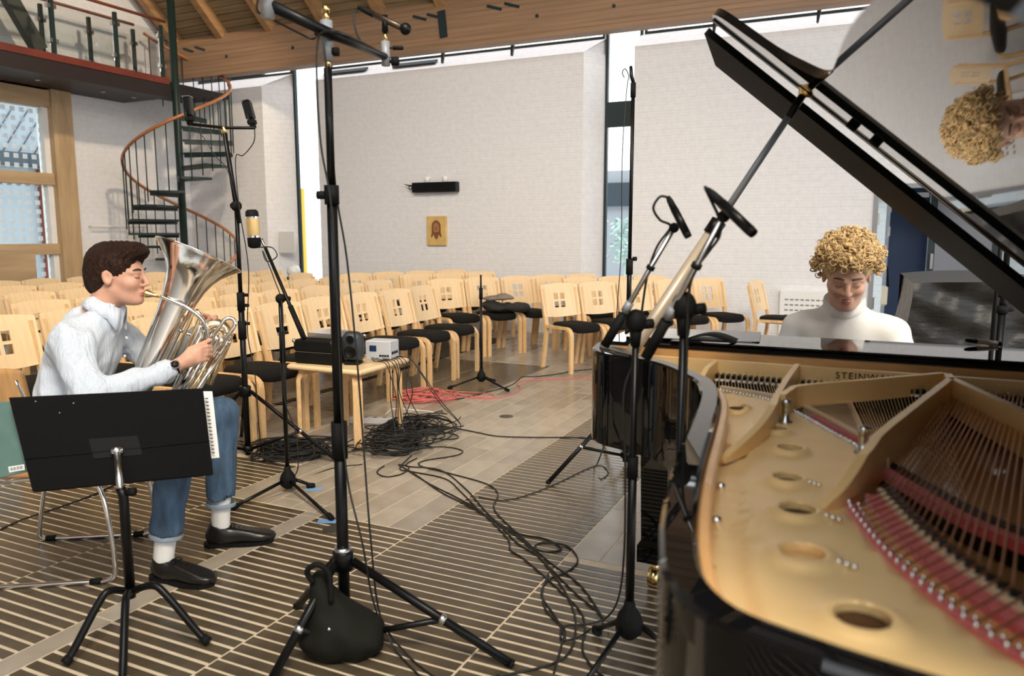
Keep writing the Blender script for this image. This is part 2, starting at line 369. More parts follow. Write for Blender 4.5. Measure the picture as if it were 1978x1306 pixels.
o = lf.build('foliage', M['outside_green'], sh); o['kind'] = 'stuff'

# left wall with the tall timber window
wl = MB()
wl.box(XL - 0.3, XL, 7.52, YB + 0.3, -0.02, 3.3); wl.box(XL - 0.3, XL, -5, 9.99, 3.62, 12.0); wl.box(XL - 0.3, XL, 7.52, YB + 0.3, 3.3, 3.62)
wl.box(XL - 0.3, XL, -5, 2.0, -0.02, 3.62)
wall_left = struct(wl.build('wall_left', M['brick']))
M['timber'] = mat('pale timber', (0.52, 0.36, 0.20), 0.5, var=0.22, scale=3, stretch=(3, 3, 0.5))
M['timber_h'] = mat('pale timber horizontal', (0.52, 0.36, 0.20), 0.5, var=0.22, scale=3, stretch=(3, 0.4, 3))
def frit_mat():
    m = glass_mat('glass printed with white squares'); nt = m.node_tree; N = nt.nodes; L = nt.links; out = [n for n in N if n.type == 'OUTPUT_MATERIAL'][0]
    base = out.inputs[0].links[0].from_socket
    tc = N.new('ShaderNodeTexCoord'); sx = N.new('ShaderNodeSeparateXYZ'); L.new(tc.outputs['Object'], sx.inputs[0])
    fs = []
    for k_ in (1, 2):
        dv = N.new('ShaderNodeMath'); dv.operation = 'DIVIDE'; dv.inputs[1].default_value = 0.125; L.new(sx.outputs[k_], dv.inputs[0])
        fr = N.new('ShaderNodeMath'); fr.operation = 'FRACT'; L.new(dv.outputs[0], fr.inputs[0]); lt = N.new('ShaderNodeMath'); lt.operation = 'LESS_THAN'; lt.inputs[1].default_value = 0.5; L.new(fr.outputs[0], lt.inputs[0]); fs.append(lt)
    mu = N.new('ShaderNodeMath'); mu.operation = 'MULTIPLY'; L.new(fs[0].outputs[0], mu.inputs[0]); L.new(fs[1].outputs[0], mu.inputs[1])
    m2 = N.new('ShaderNodeMath'); m2.operation = 'MULTIPLY'; m2.inputs[1].default_value = 0.75; L.new(mu.outputs[0], m2.inputs[0])
    d = N.new('ShaderNodeBsdfDiffuse'); d.inputs[0].default_value = (0.8, 0.82, 0.84, 1); tl = N.new('ShaderNodeBsdfTranslucent'); tl.inputs[0].default_value = (0.75, 0.78, 0.80, 1); ms = N.new('ShaderNodeMixShader'); L.new(d.outputs[0], ms.inputs[1]); L.new(tl.outputs[0], ms.inputs[2])
    mx = N.new('ShaderNodeMixShader'); L.new(m2.outputs[0], mx.inputs[0]); L.new(base, mx.inputs[1]); L.new(ms.outputs[0], mx.inputs[2]); L.new(mx.outputs[0], out.inputs[0]); return m
M['frit'] = frit_mat()
w = bpy.data.objects.new('window_9', None); COL.objects.link(w); struct(w)
MB().box(XL - 0.2, XL + 0.10, 7.22, 7.52, -0.02, 3.62).build('window_post', M['timber'], w)
MB().box(XL - 0.2, XL + 0.07, 2.0, 7.22, 3.10, 3.32).build('window_head', M['timber_h'], w)
MB().box(XL - 0.2, XL + 0.12, 2.0, 7.22, 3.34, 3.62).build('lintel', M['timber_h'], w)
for z0, z1 in ((2.03, 2.19), (1.06, 1.21), (0.0, 0.12)): MB().box(XL - 0.15, XL + 0.04, 2.0, 7.22, z0, z1).build('transom', M['timber_h'], w)
for z0, z1 in ((2.19, 3.10), (1.21, 2.03), (0.12, 1.06)):
    MB().box(XL - 0.09, XL - 0.08, 2.0, 7.16, z0, z1).build('pane', M['frit'], w)
    MB().box(XL - 0.14, XL + 0.0, 7.14, 7.22, z0, z1).build('window_stile', M['paintwhite'], w)
# timber beam along the wall head
M['glulam'] = mat('glued laminated timber', (0.34, 0.205, 0.12), 0.5, var=0.22, scale=2.5, stretch=(0.35, 5, 9), bump=0.05)
bt = MB()
zs = [3.79 + 0.059 * q_ for q_ in range(9)]
beam = bpy.data.objects.new('trim_beam', None); COL.objects.link(beam); struct(beam)
for a, b_ in zip(zs, zs[1:]): MB().cbox(XL + 0.02, 6.9, 9.22, 9.45, a + 0.0006, b_ - 0.0006, 0.0012).build('lamella', M['glulam'], beam)
MB().prism([(9.22, 4.263), (9.45, 4.263), (9.45, 4.40), (9.30, 4.42)], XL + 0.02, 6.9, Matrix(((0, 0, 1, 0), (1, 0, 0, 0), (0, 1, 0, 0), (0, 0, 0, 1)))).build('wall_plate', M['glulam'], beam)
for x in (-10.0, -9.75, -5.72, -5.5, -4.6, -4.35): MB().box(-0.11, 0.11, -0.004, 0.004, -0.018, 0.018, Matrix.Translation((x, 9.217, 4.22)) @ Matrix.Rotation(R(18), 4, 'Y')).build('steel_plate', M['frame_dark'], beam)
MB().box(-0.055, 0.055, -0.012, 0.012, -0.17, 0.17, Matrix.Translation((-5.36, 9.205, 4.10)) @ Matrix.Rotation(R(-6), 4, 'Y')).build('steel_strap', M['frame_dark'], beam)
for x in (-9.2, -7.9, -6.95, -4.0, -3.0, -1.9, -0.8): MB().cyl((x, 9.225, 4.05), (x, 9.205, 4.05), 0.022, 10).build('bolt', M['frame_dark'], beam)
# roof: boards and rafters rising from the wall head at 42 degrees, ridge, far slope behind the camera
M['boards'] = mat('aged roof boards', (0.34, 0.24, 0.13), 0.6, var=0.3, scale=2.2, stretch=(0.5, 9, 9), bump=0.05)
M['rafter'] = mat('rafter timber', (0.42, 0.24, 0.11), 0.55, var=0.25, scale=3, stretch=(6, 0.5, 6))
SL = 0.9; ZR = 4.42
ceil = MB(); YR = 2.6; zr = ZR + (9.4 - YR) * SL
ceil.add([(XL - 0.3, 9.5, ZR - 0.1 * SL + 0.1), (7, 9.5, ZR - 0.1 * SL + 0.1), (7, YR, zr + 0.1), (XL - 0.3, YR, zr + 0.1), (7, 0.4, zr - 1.9), (XL - 0.3, 0.4, zr - 1.9)], [(0, 1, 2, 3), (3, 2, 4, 5)])
ceil.add([(XL - 0.3, 0.4, zr - 1.9), (-2.4, 0.4, zr - 1.9), (-2.4, -4.5, ZR), (XL - 0.3, -4.5, ZR)], [(0, 1, 2, 3)])  # unseen slope, closed left to darken the floor, open right for toplight
ceiling = struct(ceil.build('ceiling', M['boards']))
ang = math.atan(SL); bw = 0.115
for i in range(26):
    s0 = i * bw; m_ = Matrix.Translation((0, 9.50, ZR - 0.1 * SL + 0.03)) @ Matrix.Rotation(-ang, 4, 'X')
    MB().box(XL + 0.005, 6.9, -s0 - bw + 0.012, -s0, -0.02, 0.02, m_).build('ceiling_board', M['boards'], ceiling)
for i in range(16):
    x = -10.35 + i * 0.985
    m_ = Matrix.Translation((x, 9.42, ZR - 0.0)) @ Matrix.Rotation(-ang, 4, 'X')
    MB().box(-0.06, 0.06, -7.0, 0.0, -0.17, -0.008, m_).build('rafter', M['rafter'], ceiling)
# far side of the hall behind the camera
struct(MB().box(XL - 0.3, 7, -4.7, -4.4, -0.02, 4.6).build('wall_front', M['brick']))  # unseen wall, added to shut out bright daylight from behind
struct(MB().prism([(-4.5, 4.3), (YR, 10.5), (9.6, 4.3)], 6.95, 7.1, Matrix(((0, 0, 1, 0), (1, 0, 0, 0), (0, 1, 0, 0), (0, 0, 0, 1)))).build('wall_right', M['brick']))
# doorway with the room beyond
M['bluelit_wall'] = brick_mat('blue lit white brick of the porch', (0.72, 0.80, 0.84), 0.5)  # white brick; the porch's bluish light is put into its colour
M['navy'] = mat('navy painted door', (0.012, 0.032, 0.085), 0.45, var=0.1, scale=3)
M['greyglass'] = mat('grey frosted panel', (0.23, 0.24, 0.27), 0.35)
struct(MB().box(DOX0, DOX0 + 0.14, 10.0, 11.3, -0.02, 2.6).build('wall_porch_side', M['bluelit_wall']))
struct(MB().add([(DOX0 + 0.14, 11.3, -0.02), (0.40, 11.55, -0.02), (0.40, 11.55, 2.6), (DOX0 + 0.14, 11.3, 2.6)], [(0, 1, 2, 3)]).box(0.40, 2.6, 11.55, 11.75, -0.02, 2.6).build('wall_porch', M['bluelit_wall']))
d = bpy.data.objects.new('door_1', None); COL.objects.link(d); struct(d)
fr = MB(); fr.box(DOX0, DOX0 + 0.05, YB - 0.015, YB + 0.06, 0, DOZ); fr.build('door_frame', M['greyplastic'], d); MB().box(DOX0, DOX1, YB - 0.015, YB + 0.06, DOZ - 0.05, DOZ).build('door_head', M['greyplastic'], d)
for z in (0.5, 1.0, 1.45): MB().box(DOX0 + 0.05, DOX0 + 0.07, YB - 0.02, YB + 0.03, z, z + 0.13).build('hinge', M['steel'], d)
d = bpy.data.objects.new('door_2', None); COL.objects.link(d); struct(d)
q0 = on_y(1722, 385, 11.0); q1 = on_y(1797, 385, 11.0)
MB().box(q0.x, q1.x, 11.0, 11.05, 0.02, 1.92).build('door_leaf', M['navy'], d); MB().box(q0.x + 0.16, q0.x + 0.42, 10.97, 11.0, 1.80, 1.86).build('door_closer', M['paintwhite'], d)
for z in (1.32, 1.62, 0.5): MB().box(q0.x - 0.02, q0.x + 0.01, 10.98, 11.0, z, z + 0.12).build('hinge', M['steel'], d)
d = bpy.data.objects.new('door_3', None); COL.objects.link(d); struct(d)
q0 = on_y(1797, 420, 10.4); q1 = on_y(1912, 525, 10.4)
MB().box(q0.x, q1.x + 0.1, 10.43, 10.47, 0.3, 2.3).build('door_leaf', M['frame_dark'], d)
MB().box(q0.x + 0.07, q1.x, 10.41, 10.428, q1.z, 2.1).build('panel', M['greyglass'], d); MB().box(q0.x + 0.05, q1.x + 0.02, 10.40, 10.428, q1.z - 0.03, q1.z).build('rail', M['steel'], d)
MB().box(q0.x + 0.03, q0.x + 0.06, 10.38, 10.43, q1.z + 0.02, q1.z + 0.2).build('handle', M['steel'], d)
struct(MB().box(DOX0, 3.5, 10.0, 11.8, 2.6, 2.7).build('ceiling_porch', M['paintwhite']))
# ---------------- gallery, railing, spiral stair ----------------
M['gallery_dark'] = mat('dark stained gallery', (0.018, 0.010, 0.009), 0.5)
M['gallery_edge'] = mat('red stained edge board', (0.16, 0.030, 0.018), 0.45, var=0.2, scale=4)
g = bpy.data.objects.new('trim_gallery', None); COL.objects.link(g); struct(g)
MB().box(XL, -9.62, -1.0, 8.45, 3.34, 3.60).build('gallery_deck', M['gallery_dark'], g)
MB().box(-9.62, -9.58, -1.0, 8.45, 3.53, 3.62).build('edge_board', M['gallery_edge'], g)
MB().box(-9.618, -9.592, -1.0, 8.45, 3.34, 3.528).build('fascia', M['gallery_dark'], g)
MB().box(XL, -9.62, 8.45, YB, 3.50, 3.58).build('landing', M['gallery_dark'], g)
for px, py in ((110, 112), (236, 147), (295, 158)):
    p = on_x(px, py, -9.59); MB().lathe([(0.0, 0), (0.03, 0), (0.034, -0.012), (0.0, -0.014)], (-10.0, p.y, 3.34), seg=14, caps=False).build('downlight', M['steel'], g)
def railing(name, label, x, ys, y0, y1, ztop, zb):
    t = thing(name, label, 'railing', (x, y0, zb))
    MB().cyl((0, 0, ztop - zb), (0, y1 - y0, ztop - zb), 0.022, 10).build('handrail', M['redwood'], t)
    for y in ys:
        p = MB().box(-0.022, 0.022, -0.022, 0.022, 0, ztop - zb - 0.07).build('post', M['darkgreen'], t); p.location = (0, y - y0, 0)
        for z in (0.16, 0.58): c = MB().box(-0.03, 0.02, -0.06, 0.06, -0.025, 0.025).build('clamp', M['steel'], p); c.location = (0, 0, z)
    for a, b_ in zip(ys, ys[1:]):
        MB().box(-0.004, 0.004, a - y0 + 0.04, b_ - y0 - 0.04, 0.08, ztop - zb - 0.16).build('glass_panel', M['glass'], t)
    return t
railing('gallery_railing', 'glass gallery railing with brown handrail along the front edge', -9.60, [5.0, 5.85, 6.70, 7.61, 8.36], 3.0, 8.44, 4.42, 3.62)
railing('gallery_railing', 'glass railing with brown handrail at the back of the gallery', -10.25, [6.2, 7.0, 7.70, 8.42], 4.0, 8.44, 4.45, 3.60)
AX, AY = -9.60, 8.57
st = thing('spiral_staircase', 'dark green steel spiral staircase with brown handrail in the corner', 'staircase', (AX, AY, 0))
MB().cyl((0, 0, 0), (0, 0, 4.75), 0.055, 16).build('centre_column', M['darkgreen'], st)
B0 = math.atan2(AY, AX)          # direction pointing away from the camera
PITCHT = 2.42
def srail(phi): return 4.19 - PITCHT * phi / (2 * PI)
def sdir(phi): return (math.cos(B0 - phi), math.sin(B0 - phi))
RS = 0.78
pts = []; phi = -0.55
while srail(phi) > 0.80: c = sdir(phi); pts.append((RS * c[0], RS * c[1], srail(phi))); phi += 0.12
MB().tube(pts, 0.024, 8).build('handrail', M['oak_rail'], st)
RISE = 0.2; dphi = RISE / PITCHT * 2 * PI
M['tread'] = mat('dark green tread plate', (0.010, 0.022, 0.020), 0.5)
ph = 0.28; i = 0
while srail(ph) - 0.92 > 0.15:
    zt = srail(ph) - 0.92; a0, a1 = ph - dphi * 0.62, ph + dphi * 0.62
    poly = []
    for t in np.linspace(a0, a1, 6): c = sdir(t); poly.append((RS * 0.98 * c[0], RS * 0.98 * c[1]))
    c = sdir(a1); poly.append((0.07 * c[0], 0.07 * c[1])); c = sdir(a0); poly.append((0.07 * c[0], 0.07 * c[1]))
    tr = MB().prism(poly[::-1], zt - 0.035, zt).build('tread', M['tread'], st, fixn=True)
    c = sdir(a1); n_ = (-c[1], c[0])
    e = MB(); p0 = Vector((0.08 * c[0], 0.08 * c[1], 0)); p1 = Vector((RS * 0.98 * c[0], RS * 0.98 * c[1], 0))
    e.add([p0 + Vector((0, 0, zt - 0.075)), p1 + Vector((0, 0, zt - 0.075)), p1 + Vector((0, 0, zt - 0.035)), p0 + Vector((0, 0, zt - 0.035))] + [q + Vector((n_[0] * 0.012, n_[1] * 0.012, 0)) for q in (p0 + Vector((0, 0, zt - 0.075)), p1 + Vector((0, 0, zt - 0.075)), p1 + Vector((0, 0, zt - 0.035)), p0 + Vector((0, 0, zt - 0.035)))], [(0, 1, 2, 3), (7, 6, 5, 4), (0, 4, 5, 1), (3, 2, 6, 7), (1, 5, 6, 2), (0, 3, 7, 4)])
    e.build('nosing', M['darkgreen'], tr)
    ph += dphi; i += 1
phi = -0.45
while srail(phi) > 1.0:
    c = sdir(phi); z1 = srail(phi); z0 = max(0.02, z1 - 0.95)
    o = MB().cyl((RS * c[0], RS * c[1], z0), (RS * c[0], RS * c[1], z1 - 0.01), 0.0085, 6).build('baluster', M['darkgreen'], st); phi += dphi / 2.6
q0, q1 = on_x(12, -25, -10.1), on_x(82, 96, -10.1); dv_ = (q1 - q0).normalized(); wv_ = Vector((0, dv_.z, -dv_.y)) * 0.09
struct(MB().add([q0 - wv_, q0 + wv_, q1 + wv_, q1 - wv_] + [v_ + Vector((-0.12, 0, 0)) for v_ in (q0 - wv_, q0 + wv_, q1 + wv_, q1 - wv_)], [(0, 1, 2, 3), (7, 6, 5, 4), (0, 4, 5, 1), (1, 5, 6, 2), (2, 6, 7, 3), (3, 7, 4, 0)]).build('trim_brace', mat('grey green steel brace', (0.05, 0.06, 0.055), 0.5), fixn=True))
# ---------------- things on and by the walls ----------------
sh = thing('wall_shelf', 'small black wall shelf with white candles above the icon panel', 'shelf', on_y(840, 361, YB - 0.06), 0)
MB().cbox(-0.36, 0.37, -0.05, 0.055, -0.075, 0.065, 0.006).build('box_shelf', M['black'], sh)
for x in (-0.125, 0.17): MB().cyl((x, 0.0, 0.065), (x, 0.0, 0.14), 0.035, 12).build('candle', M['paper'], sh)
MB().tube([(-0.36, -0.02, 0.02), (-0.43, -0.02, 0.03), (-0.50, -0.02, 0.05)], [0.012, 0.01, 0.004], 8).build('hook', M['black'], sh)
MB().tube([(-0.40 + 0.025 * math.cos(a), -0.02, -0.005 + 0.025 * math.sin(a)) for a in np.linspace(0, 2 * PI, 13)[:-1]], 0.006, 6, closed=True).build('ring', M['black'], sh)
ip = thing('icon_panel', 'ochre wooden panel painted with a brown bearded head on white wall', 'picture', on_y(844, 446, YB - 0.022), 0)
MB().cbox(-0.162, 0.162, -0.02, 0.02, -0.21, 0.21, 0.006).build('board', mat('gilded ochre board', (0.70, 0.46, 0.16), 0.45, var=0.15, scale=9), ip)
brown = mat('brown paint', (0.22, 0.085, 0.03), 0.6, var=0.3, scale=30); flesh = mat('ochre flesh paint', (0.42, 0.19, 0.08), 0.6, var=0.2, scale=30)
def flat_poly(pts, y0, y1): return MB().prism([(x, z) for x, z in pts], -y1, -y0, Matrix(((1, 0, 0, 0), (0, 0, 1, 0), (0, 1, 0, 0), (0, 0, 0, 1))))
hair = [(0.075 * math.cos(t), 0.065 + 0.085 * math.sin(t)) for t in np.linspace(0, PI, 12)] + [(-0.075, -0.02), (-0.09, -0.085), (-0.07, -0.095), (-0.045, -0.05), (-0.025, -0.10), (0.0, -0.125), (0.025, -0.10), (0.045, -0.05), (0.07, -0.095), (0.09, -0.085), (0.075, -0.02)]
flat_poly(hair, 0.0205, 0.0225).build('painted_hair', brown, ip, fixn=True)
face = [(0.048 * math.cos(t), 0.035 + 0.08 * math.sin(t)) for t in np.linspace(0, 2 * PI, 20)[:-1]]
flat_poly(face, 0.0227, 0.024).build('painted_face', flesh, ip, fixn=True)
for s in (-1, 1): flat_poly([(s * 0.018 + 0.011 * math.cos(t), 0.05 + 0.005 * math.sin(t)) for t in np.linspace(0, 2 * PI, 10)[:-1]], 0.0242, 0.025).build('painted_eye', brown, ip, fixn=True)
flat_poly([(-0.008, 0.045), (0.008, 0.045), (0.012, 0.005), (-0.012, 0.005)], 0.0242, 0.025).build('painted_nose', brown, ip, fixn=True)
flat_poly([(0.04 * math.cos(t), -0.02 + 0.03 * math.sin(t)) for t in np.linspace(PI, 2 * PI, 10)] , 0.0242, 0.025).build('painted_beard', brown, ip, fixn=True)
# small table in the slit window niche with a white bowl
nt_ = thing('niche_table', 'small black round side table below the left slit window', 'table', (-8.05, 9.30, 0))
MB().lathe([(0.0, 0.655), (0.26, 0.655), (0.265, 0.67), (0.26, 0.685), (0.0, 0.685)], seg=28, caps=False).build('table_top', M['black'], nt_); MB().cyl((0, 0, 0.02), (0, 0, 0.655), 0.025).build('column', M['black'], nt_); MB().lathe([(0.18, 0), (0.18, 0.012), (0.03, 0.03)], seg=24).build('foot', M['black'], nt_)
gl = MB().lathe([(0.045, 0.0), (0.08, 0.02), (0.105, 0.07), (0.10, 0.12), (0.07, 0.165), (0.03, 0.18), (0.0, 0.182)], (-8.12, 9.30, 0.686), seg=24, caps=False).build('globe_lamp', mat('opal glass', (0.9, 0.9, 0.88), 0.2)); tag(gl, 'round white opal glass lamp on the small black table', 'lamp')
# wall fittings on the left part
for px, py, nm, lb in ((555, 468, 'wall_panel', 'white square cover plate low on wall beside left slit window'),):
    p = on_y(px, py, YB); o = MB().cbox(-0.16, 0.16, -0.014, 0.0, -0.17, 0.17, 0.003).build(nm, M['paintwhite']); o.location = (p.x, YB - 0.001, p.z); tag(o, lb, 'cover plate')
hr = MB().tube([(0, -0.02, 0), (0.07, 0, 0), (0.07, 0.9, 0), (0.0, 0.92, 0)], 0.012, 8).build('wall_handrail', M['paintwhite']); hr.location = on_x(175, 437, XL + 0.02); tag(hr, 'thin pale rail on the left wall below the staircase', 'rail')
# perforated convector under the wall by the doorway
hv = thing('convector', 'white perforated convector low on the wall beside the doorway', 'heater', (-0.72, YB - 0.04, 0.42))
MB().cbox(-0.28, 0.40, -0.035, 0.035, -0.32, 0.27, 0.01).build('casing', M['paintwhite'], hv)
M['slot'] = mat('dark slot', (0.25, 0.25, 0.26), 0.7)
for r_ in range(6):
    for c_ in range(10): o = MB().box(-0.02, 0.02, -0.002, 0.0, -0.009, 0.009).build('slot', M['slot'], hv); o.location = (-0.2 + c_ * 0.058, -0.0355, 0.16 - r_ * 0.062)
pl = None and thing('plinth_box', 'low white box at the foot of the back wall by the last chair', 'box', (-1.25, YB - 0.13, 0))
bag = thing('hanging_bag', 'cream shoulder bag hanging on the porch wall behind the pianist', 'bag', on_y(1697, 590, 10.3))
MB().cbox(-0.07, 0.09, -0.04, 0.04, 0.0, 0.24, 0.02).build('bag_body', mat('cream canvas', (0.62, 0.56, 0.42), 0.85), bag); MB().tube([(-0.06, 0, 0.23), (-0.03, 0, 0.45), (0.03, 0, 0.5), (0.07, 0, 0.45), (0.09, 0, 0.23)], 0.012, 8).build('strap', M['rubber'], bag)
# lectern at the left edge
lc = thing('lectern', 'pale oak lectern front at the left edge by the tall window', 'lectern', (0, 0, 0))
a = on_x(66, 490, -9.0); lc.location = (-9.0, a.y, 0)
MB().box(-0.02, 0.02, -1.3, 0.0, 0.08, a.z, ).build('front_panel', M['timber_h'], lc); MB().box(-0.5, -0.021, -1.3, 0.04, a.z, a.z + 0.03).build('desk_top', M['timber_h'], lc)
for y in (-1.26, -0.05): MB().box(-0.45, -0.021, y, y + 0.04, 0.0, a.z).build('side_panel', M['timber'], lc)
# covered upright piece of furniture behind the pianist
M['cover'] = mat('black leatherette cover', (0.012, 0.011, 0.009), 0.40, bump=1.0, scale=6, stretch=(1, 1, 2.2), spec=0.4)
cv = MB(); nx, nz = 64, 28
def cover_pt(u, v):
    x = -0.02 + 1.6 * u; z = 1.04 * v
    fold = 0.03 * math.sin(7 * u + 3.1 * v) + 0.045 * math.sin(13 * v - 4 * u + 1) * (1 - v) + 0.030 * math.sin(17 * u + 14 * v * v) * v + 0.02 * math.sin(40 * u - 9 * v) * (0.4 + v) + 0.02 * math.sin(31 * v + 6 * math.sin(5 * u))
    bell = 0.16 * (1 - v) ** 1.4 + 0.03 * math.exp(-((v - 0.55) / 0.12) ** 2)
    return x - bell * (1 - u) * (1.0 if u < 0.15 else 0.3), -bell * 0.9 + fold * (1 - 0.6 * v), z + 0.02 * math.sin(5 * u) * v
vsx = [cover_pt(i / nx, j / nz) for j in range(nz + 1) for i in range(nx + 1)]
cv.add(vsx, [(j * (nx + 1) + i, j * (nx + 1) + i + 1, (j + 1) * (nx + 1) + i + 1, (j + 1) * (nx + 1) + i) for j in range(nz) for i in range(nx)], True)
b0 = len(cv.v); topv = []
for i in range(nx + 1): p = cover_pt(i / nx, 1); topv += [p, (p[0], p[1] + 0.62, p[2] + 0.035 + 0.01 * math.sin(9 * i / nx)), (p[0], p[1] + 0.64, 0.02)]
cv.add(topv, [(3 * i, 3 * i + 3, 3 * i + 4, 3 * i + 1) for i in range(nx)] + [(3 * i + 1, 3 * i + 4, 3 * i + 5, 3 * i + 2) for i in range(nx)], True)
side = [cover_pt(0, j / nz) for j in range(nz + 1)]; back = [(p[0] + 0.02, 0.64, p[2] * 1.03) for p in side]
cv.add(side + back, [(j, j + 1, nz + 2 + j, nz + 1 + j) for j in range(nz)], True)
side = [cover_pt(1, j / nz) for j in range(nz + 1)]; back = [(p[0], 0.64, p[2] * 1.03) for p in side]
cv.add(side + back, [(j, j + 1, nz + 2 + j, nz + 1 + j) for j in range(nz)], True)
o = cv.build('covered_instrument', M['cover'], fixn=True); pc = on_d(1772, 545, 4.9); o.location = (pc.x, pc.y, 0.0); o.rotation_euler = (0, 0, R(6)); tag(o, 'instrument under a wrinkled black leatherette cover behind the pianist', 'cover')

# ---------------- chairs ----------------
def make_chair():
    t = thing('chair', '', 'chair')
    lw = 0.042
    for s in (-1, 1):
        y0, y1 = (s * 0.228, s * 0.228 - s * lw); y0, y1 = min(y0, y1), max(y0, y1)
        fp = [(0.205, 0.0), (0.205, 0.36)] + [(0.205 - 0.075 + 0.075 * math.cos(a), 0.36 + 0.075 * math.sin(a)) for a in np.linspace(0.2, PI / 2, 6)] + [(-0.20, 0.430)]
        MB().ribbon(fp, y0, y1, 0.027).build('front_leg', M['birch_edge'], t)
        rp = [(-0.265, 0.0), (-0.215, 0.30), (-0.205, 0.42), (-0.225, 0.52), (-0.295, 0.80)]
        MB().ribbon(rp, y0 + s * 0.002, y1 + s * 0.002, 0.030).build('rear_leg', M['birch_edge'], t)
    # seat cushion, superellipse plan, domed
    mb = MB(); rings = [(0.405, 0.94), (0.415, 1.0), (0.452, 1.0), (0.468, 0.95), (0.474, 0.7), (0.476, 0.0)]
    vs = []; n = 24
    for z, k in rings:
        for j in range(n):
            a = 2 * PI * j / n; ca, sa = math.cos(a), math.sin(a)
            x = 0.012 + 0.222 * k * math.copysign(abs(ca) ** 0.5, ca); y = (0.185 - 0.008 * (1 if ca < 0 else 0)) * k * math.copysign(abs(sa) ** 0.5, sa)
            zz = z - (0.02 * max(0, (x - 0.14) / 0.09) ** 2 if x > 0.14 else 0); vs.append((x, y, zz))
    fs = [tuple(range(n - 1, -1, -1))]
    for r_ in range(len(rings) - 1):
        for j in range(n): fs.append((r_ * n + j, r_ * n + (j + 1) % n, (r_ + 1) * n + (j + 1) % n, (r_ + 1) * n + j))
    mb.add(vs, fs, True).build('seat', M['seat'], t)
    # backrest panel: curved plywood with four square holes
    ys = [-0.245, -0.205, -0.14, -0.085, -0.0475, -0.0175, 0.0125, 0.0425, 0.0735, 0.14, 0.205, 0.245]
    ys = [-0.232, -0.2, -0.14, -0.068, -0.012, 0.012, 0.068, 0.14, 0.2, 0.232]
    zs_ = [0.515, 0.545, 0.605, 0.668, 0.688, 0.752, 0.80, 0.835, 0.850]
    holes = {(3, 2), (5, 2), (3, 4), (5, 4)}
    def bp(y, z, off):
        yy = y; zz = z
        if z > 0.84: zz = 0.852 - 0.020 * (abs(y) / 0.23) ** 2.2 - (0.012 if abs(y) > 0.21 else 0)
        elif z > 0.82: zz = min(z, 0.832)
        if z < 0.52: zz = 0.512 + 0.018 * (abs(y) / 0.25) ** 2
        x = -0.195 - (z - 0.5) * 0.26 - 0.028 * (1 - (y / 0.25) ** 2) + off
        return (x, yy, zz)
    mb = MB(); ny, nz_ = len(ys), len(zs_); V = [bp(y, z, o_) for o_ in (0.0, -0.014) for z in zs_ for y in ys]; nn = ny * nz_
    fs = []; se = []
    cell = {(i, j) for i in range(ny - 1) for j in range(nz_ - 1)} - holes
    for i, j in cell:
        a, b_, c, d_ = j * ny + i, j * ny + i + 1, (j + 1) * ny + i + 1, (j + 1) * ny + i
        fs += [(a, b_, c, d_), (nn + d_, nn + c, nn + b_, nn + a)]
        for di, dj, e in ((-1, 0, (d_, a)), (1, 0, (b_, c)), (0, -1, (a, b_)), (0, 1, (c, d_))):
            if (i + di, j + dj) not in cell: fs.append((e[1], e[0], nn + e[0], nn + e[1]))
    mb.add(V, fs, False); bo = mb.build('backrest', M['birch'], t)
    return t
proto = make_chair(); used = [False]; NCH = [0]
ORD = ['first', 'second', 'third', 'fourth', 'fifth', 'sixth', 'seventh', 'eighth', 'ninth', 'tenth', 'eleventh', 'twelfth', 'thirteenth', 'fourteenth', 'fifteenth', 'sixteenth']
rc = random.Random(11)
CH = []
def put_chair(x, y, rz, label, group):
    o = copy_tree(proto) if used[0] else proto; used[0] = True
    o.location = (x, y, 0); o.rotation_euler = (0, 0, rz + rc.uniform(-0.03, 0.03)); tag(o, label, None, group); CH.append(o); return o
# left block: rows parallel to Y, facing +X; far block: arcs along the back wall
PL = []   # [x, y, angle, chain, label, group]
ROWS = [('front', -3.71, 3.40, 6.42), ('second', -4.62, 2.85, 6.95), ('third', -5.50, 3.3, 7.3), ('fourth', -6.40, 3.9, 7.8), ('fifth', -7.30, 4.5, 8.2), ('sixth', -8.2, 5.0, 7.6)]
for rn, x, y0, y1 in ROWS:
    y = y1; i = 0
    while y >= y0 - 0.01:
        PL.append([x + rc.uniform(-0.02, 0.02), y, R(rc.uniform(-3, 3)), rn, 'pale wooden chair, %s from the back wall, %s row of the staircase block' % (ORD[i], rn), 'chairs in the left block']); y -= 0.505; i += 1
CHAINS = [('nearest', 1082, 548, -30, -3.0, 5), ('middle', 860, 539, -30, -1.0, 5), ('rear', 690, 528, -24, -2, 4), ('last', 800, 529, -28, -1.0, 3), ('corner', 1120, 536, -36, -3, 3)]
for rn, px, py, f0, df, n in CHAINS:
    p = on_z(px, py, 0.845); f = f0; bx, by = p.x, p.y
    for i in range(n):
        a = R(f); PL.append([bx + 0.28 * math.cos(a), by + 0.28 * math.sin(a), a, 'w' + rn, 'pale wooden chair, %s from the left in the %s row along the back wall' % (ORD[i], rn), 'chairs along the back wall'])
        f += df; a = R(f); bx += -math.sin(a) * 0.485; by += math.cos(a) * 0.485
p = on_z(1458, 542, 0.845); PL.append([p.x + 0.28, p.y - 0.05, R(-9), 'single', 'single pale wooden chair apart from the rows, left of the pianist', 'chairs along the back wall'])
for it in range(160):
    for i in range(len(PL)):
        for j in range(i):
            A_, B_ = PL[i], PL[j]
            dx, dy = A_[0] - B_[0], A_[1] - B_[1]; d_ = math.hypot(dx, dy) or 0.01; md = 0.48 if A_[3] == B_[3] else 0.64
            if d_ < md: q = (md - d_) * 0.3 / d_; A_[0] += dx * q; A_[1] += dy * q; B_[0] -= dx * q; B_[1] -= dy * q
        PL[i][1] = min(PL[i][1], 9.28)
